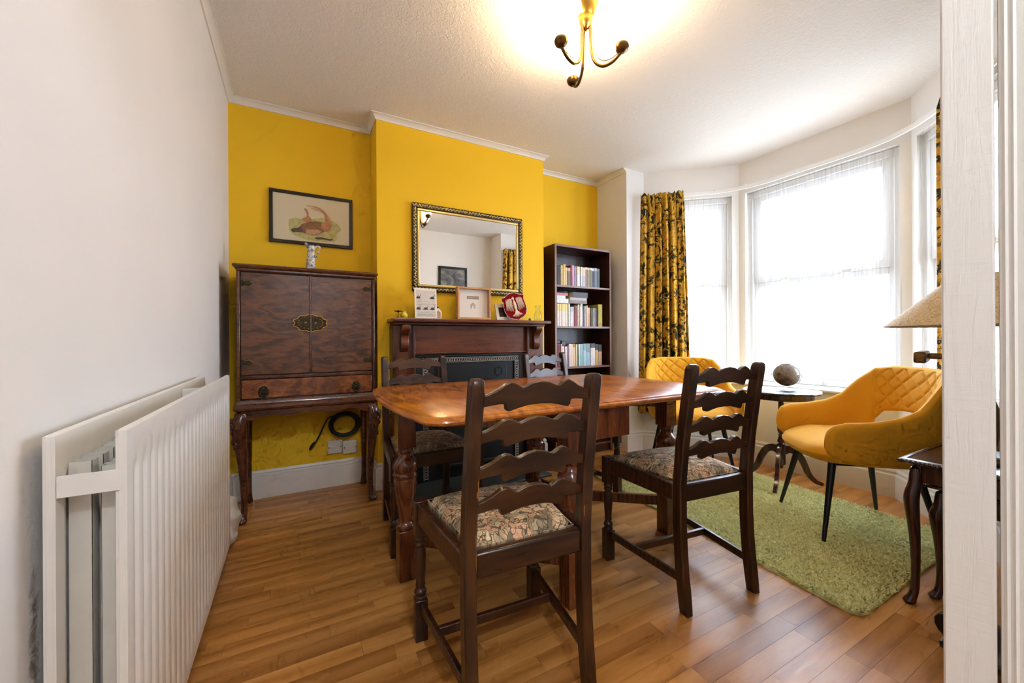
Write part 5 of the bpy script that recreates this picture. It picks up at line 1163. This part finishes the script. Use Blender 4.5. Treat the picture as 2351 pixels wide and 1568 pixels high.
MB().lathe([(.060, 0), (.062, .006), (.055, .014), (.030, .022), (.045, .06), (.055, .12), (.050, .19), (.030, .26), (.016, .31), (.012, .34), (.018, .345), (.018, .36), (.008, .365), (.008, .46), (.001, .465)], (0, 0, 0), 28).build('base', M['abrass'], lp, smooth=60)
m = MB(); m.lathe([(.248, .485), (.060, .665)], (0, 0, 0), 56, 0, caps=False); m.lathe([(.058, .664), (.246, .4855)], (0, 0, 0), 56, 1, caps=False)
m.tube([(.247 * cos(a), .247 * sin(a), .4855) for a in [2 * pi * i / 56 for i in range(56)]], .0022, 6, closed=True); m.tube([(.059 * cos(a), .059 * sin(a), .665) for a in [2 * pi * i / 40 for i in range(40)]], .002, 6, closed=True)
m.build('lamp_shade', [M['shade'], M['shadein']], lp, smooth=60, fix=False)
m = MB()
for k in range(3): a = 2 * pi * k / 3; m.tube([(0, 0, .462), (cos(a) * .059, sin(a) * .059, .664)], .0015, 6)
m.build('shade_carrier', M['brass'], lp)
fs = thing('footstool', 'low black footstool mostly hidden behind the open door', 'stool', (1.745, .325, 0))
MB().box(-.115, .115, -.115, .095, .085, .105).build('frame', M['black'], fs, bevel=.004)
m = MB(); m.grid(12, 12, lambda i, j: (lerp(-.11, .11, i / 11), lerp(-.11, .09, j / 11), .106 + .025 * ((1 - abs(2 * i / 11 - 1) ** 3) * (1 - abs(2 * j / 11 - 1) ** 3)) ** .6)); m.build('pad', M['blackwood'], fs, smooth=60)
for x, y, dx, dy in ((.03, .098, .1, 1), (-.10, -.10, -.7, -.7), (.10, -.10, .7, -.7)):
    d = Vector((dx, dy, 0)).normalized(); n_ = Vector((-d.y, d.x, 0)); poly = [(-.02, .118), (.020, .120), (.034, .112), (.042, .098), (.042, .080), (.034, .064), (.022, .052), (.016, .040), (.018, .012), (.014, 0), (-.006, 0), (-.010, .03), (-.012, .06), (-.02, .08)]
    m = MB(); m.prism(poly, -.014, .014, lambda a, z, q: (x + d.x * a + n_.x * q, y + d.y * a + n_.y * q, z)); m.build('scroll_leg', M['black'], fs, smooth=40, bevel=.004)
# ------------------------------------------------------------------ open door seen on its hinge edge
az = radians(78.0); dd = Vector((sin(az), cos(az), 0)); dn = Vector((-cos(az), sin(az), 0)); HL = Vector((.6605, .1665, 0)); DT = .040
dr_ = struct(thing('door_1', 'white painted door standing open, its hinge edge facing the camera', 'door', HL)); del dr_['category']; del dr_['label']
def dbox(m, a0, a1, t0, t1, z0, z1, mi=0): c = dd * (a0 + a1) / 2 - dn * (t0 + t1) / 2 + Vector((0, 0, (z0 + z1) / 2)); m.obox(c, (dd, dn, (0, 0, 1)), (a1 - a0) / 2, (t1 - t0) / 2, (z1 - z0) / 2, mi)
for nm, q in (('hinge_stile', (0, .10, 0, DT, .008, 2.005)), ('lock_stile', (.63, .73, 0, DT, .008, 2.005)), ('top_rail', (.1, .63, 0, DT, 1.90, 2.005)), ('middle_rail', (.1, .63, 0, DT, .85, 1.02)), ('bottom_rail', (.1, .63, 0, DT, .008, .21)), ('muntin', (.32, .41, 0, DT, .21, 1.90))):
    m = MB(); dbox(m, *q); m.build(nm, M['door'], dr_, bevel=.002)
for a0, a1 in ((.1, .32), (.41, .63)):
    for z0, z1 in ((.21, .85), (1.02, 1.90)): m = MB(); dbox(m, a0, a1, .013, .027, z0, z1); m.build('panel', M['door'], dr_, bevel=.002)
hn = MB(); p0 = dd * .675 + Vector((0, 0, .935)); hn.tube([p0 + dn * .0005, p0 + dn * .006], .024, 20); h_ = hn.build('handle_rose', M['abrass'], dr_)
MB().tube([p0 + dn * .006, p0 + dn * .05], .007, 12).build('handle_neck', M['abrass'], h_)
m = MB(); c = p0 + dn * .054 - dd * .05; m.obox(c, (dd, dn, (0, 0, 1)), .062, .010, .0125); m.build('lever', M['abrass'], h_, bevel=.004)
# ------------------------------------------------------------------ three-arm ceiling light
LC = Vector((1.130, 1.377, ZC)); pd_ = thing('ceiling_light', 'brass three-arm ceiling light with frosted glass shades', 'ceiling light', LC)
MB().lathe([(.058, -.0005), (.058, -.008), (.050, -.03), (.040, -.055), (.034, -.066), (.030, -.072), (.030, -.086), (.026, -.100), (.020, -.116), (.012, -.126), (.001, -.130)][::-1], (0, 0, 0), 32).build('ceiling_rose', M['brass'], pd_, smooth=50)
t = NT('frosted_lit_glass'); tl = t.new('ShaderNodeBsdfTranslucent'); tl.inputs[0].default_value = (1, .95, .85, 1); em = t.new('ShaderNodeEmission'); em.inputs[0].default_value = (1, .72, .38, 1); em.inputs[1].default_value = 5.0; ad = t.new('ShaderNodeAddShader'); t.link(tl.outputs[0], ad.inputs[0]); t.link(em.outputs[0], ad.inputs[1]); t.link(ad.outputs[0], t.out.inputs[0]); M['litglass'] = t.m
LIGHTS = []
for a in (-169, -53.6, 73.3):
    a = radians(a); d = Vector((cos(a), sin(a), 0)); R_ = .156; zc = -.250
    path = catmull([d * .018 + Vector((0, 0, -.07)), d * .022 + Vector((0, 0, -.14)), d * .026 + Vector((0, 0, -.22)), d * .040 + Vector((0, 0, -.275)), d * .075 + Vector((0, 0, -.305)), d * .115 + Vector((0, 0, -.300)), d * .145 + Vector((0, 0, -.278)), d * R_ + Vector((0, 0, zc - .012))], 6)
    ar = MB().tube(path, .0068, 10).build('arm', M['abrass'], pd_, smooth=60)
    pth2 = catmull([d * .03 + Vector((0, 0, -.10)), d * .036 + Vector((0, 0, -.20)), d * .055 + Vector((0, 0, -.262)), d * .085 + Vector((0, 0, -.284)), d * .12 + Vector((0, 0, -.280)), d * (R_ - .004) + Vector((0, 0, zc - .010))], 5); MB().tube(pth2, .0016, 6).build('flex', M['abrass'], ar)
    c = d * R_ + Vector((0, 0, zc)); MB().lathe([(.001, -.022), (.012, -.0215), (.024, -.012), (.029, .001), (.027, .012), (.016, .015), (.001, .015)], c, 24).build('lamp_cup', M['abrass'], pd_, smooth=60)
    MB().lathe([(.018, .014), (.030, .022), (.046, .047), (.058, .077), (.066, .102), (.075, .122), (.086, .134), (.084, .135), (.073, .123), (.064, .102), (.056, .077), (.044, .048), (.028, .024)], c, 32, caps=False).build('glass_shade', M['litglass'], pd_, smooth=60, fix=False)
    bl = MB().sphere((c.x, c.y, c.z + .070), .022, 14, 10, sc=(1, 1, 1.5)).build('bulb', M['bulb'] if 'bulb' in M else M['litglass'], pd_); 
    ld = bpy.data.lights.new('bulb_light', 'POINT'); ld.energy = 10; ld.color = (1, .76, .50); ld.shadow_soft_size = .03
    lo = bpy.data.objects.new('bulb_light', ld); COL.objects.link(lo); lo.parent = pd_; lo.location = c + Vector((0, 0, .118))
# picture on the opposite wall, seen in the mirror
op = thing('dark_picture', 'dark-framed black and white picture reflected in the mirror', 'picture', (1.95, YD + .001, 1.665)); op.rotation_euler = (0, 0, pi)
for nm, q in (('frame_rail', (-.21, .21, 0, .03)), ('frame_rail', (-.21, .21, .30, .33)), ('frame_stile', (-.21, -.18, .03, .30)), ('frame_stile', (.18, .21, .03, .30))): MB().box(q[0], q[1], -.02, 0, q[2], q[3]).build(nm, M['black'], op, bevel=.004)
t = NT('grey_moonlit_picture'); v = t.coord('Object'); n_ = t.noise(v, 7, 5, .6, 1.0); t.set(Base_Color=t.ramp(n_, [(.35, srgb(42, 42, 40)), (.5, srgb(96, 94, 88)), (.62, srgb(150, 144, 132))]), Roughness=.4)
MB().box(-.185, .185, -.010, -.002, .025, .305).build('print', t.m, op, smooth=0)
# unseen hall lamp, added to brighten the door edge and left side
hl = thing('hall_fill_lamp', 'flush white fill lamp added unseen behind the camera', 'ceiling light', (.2, -.75, ZC)); MB().lathe([(.001, -.09), (.07, -.08), (.12, -.04), (.125, -.0005)], (0, 0, 0), 28).build('glass_dome', M['ceramic'], hl, smooth=60)
ld = bpy.data.lights.new('hall_fill_light', 'POINT'); ld.energy = 52; ld.color = (.90, .96, 1.06); ld.shadow_soft_size = .1; lo = bpy.data.objects.new('hall_fill_light', ld); COL.objects.link(lo); lo.parent = hl; lo.location = (0, 0, -.16)
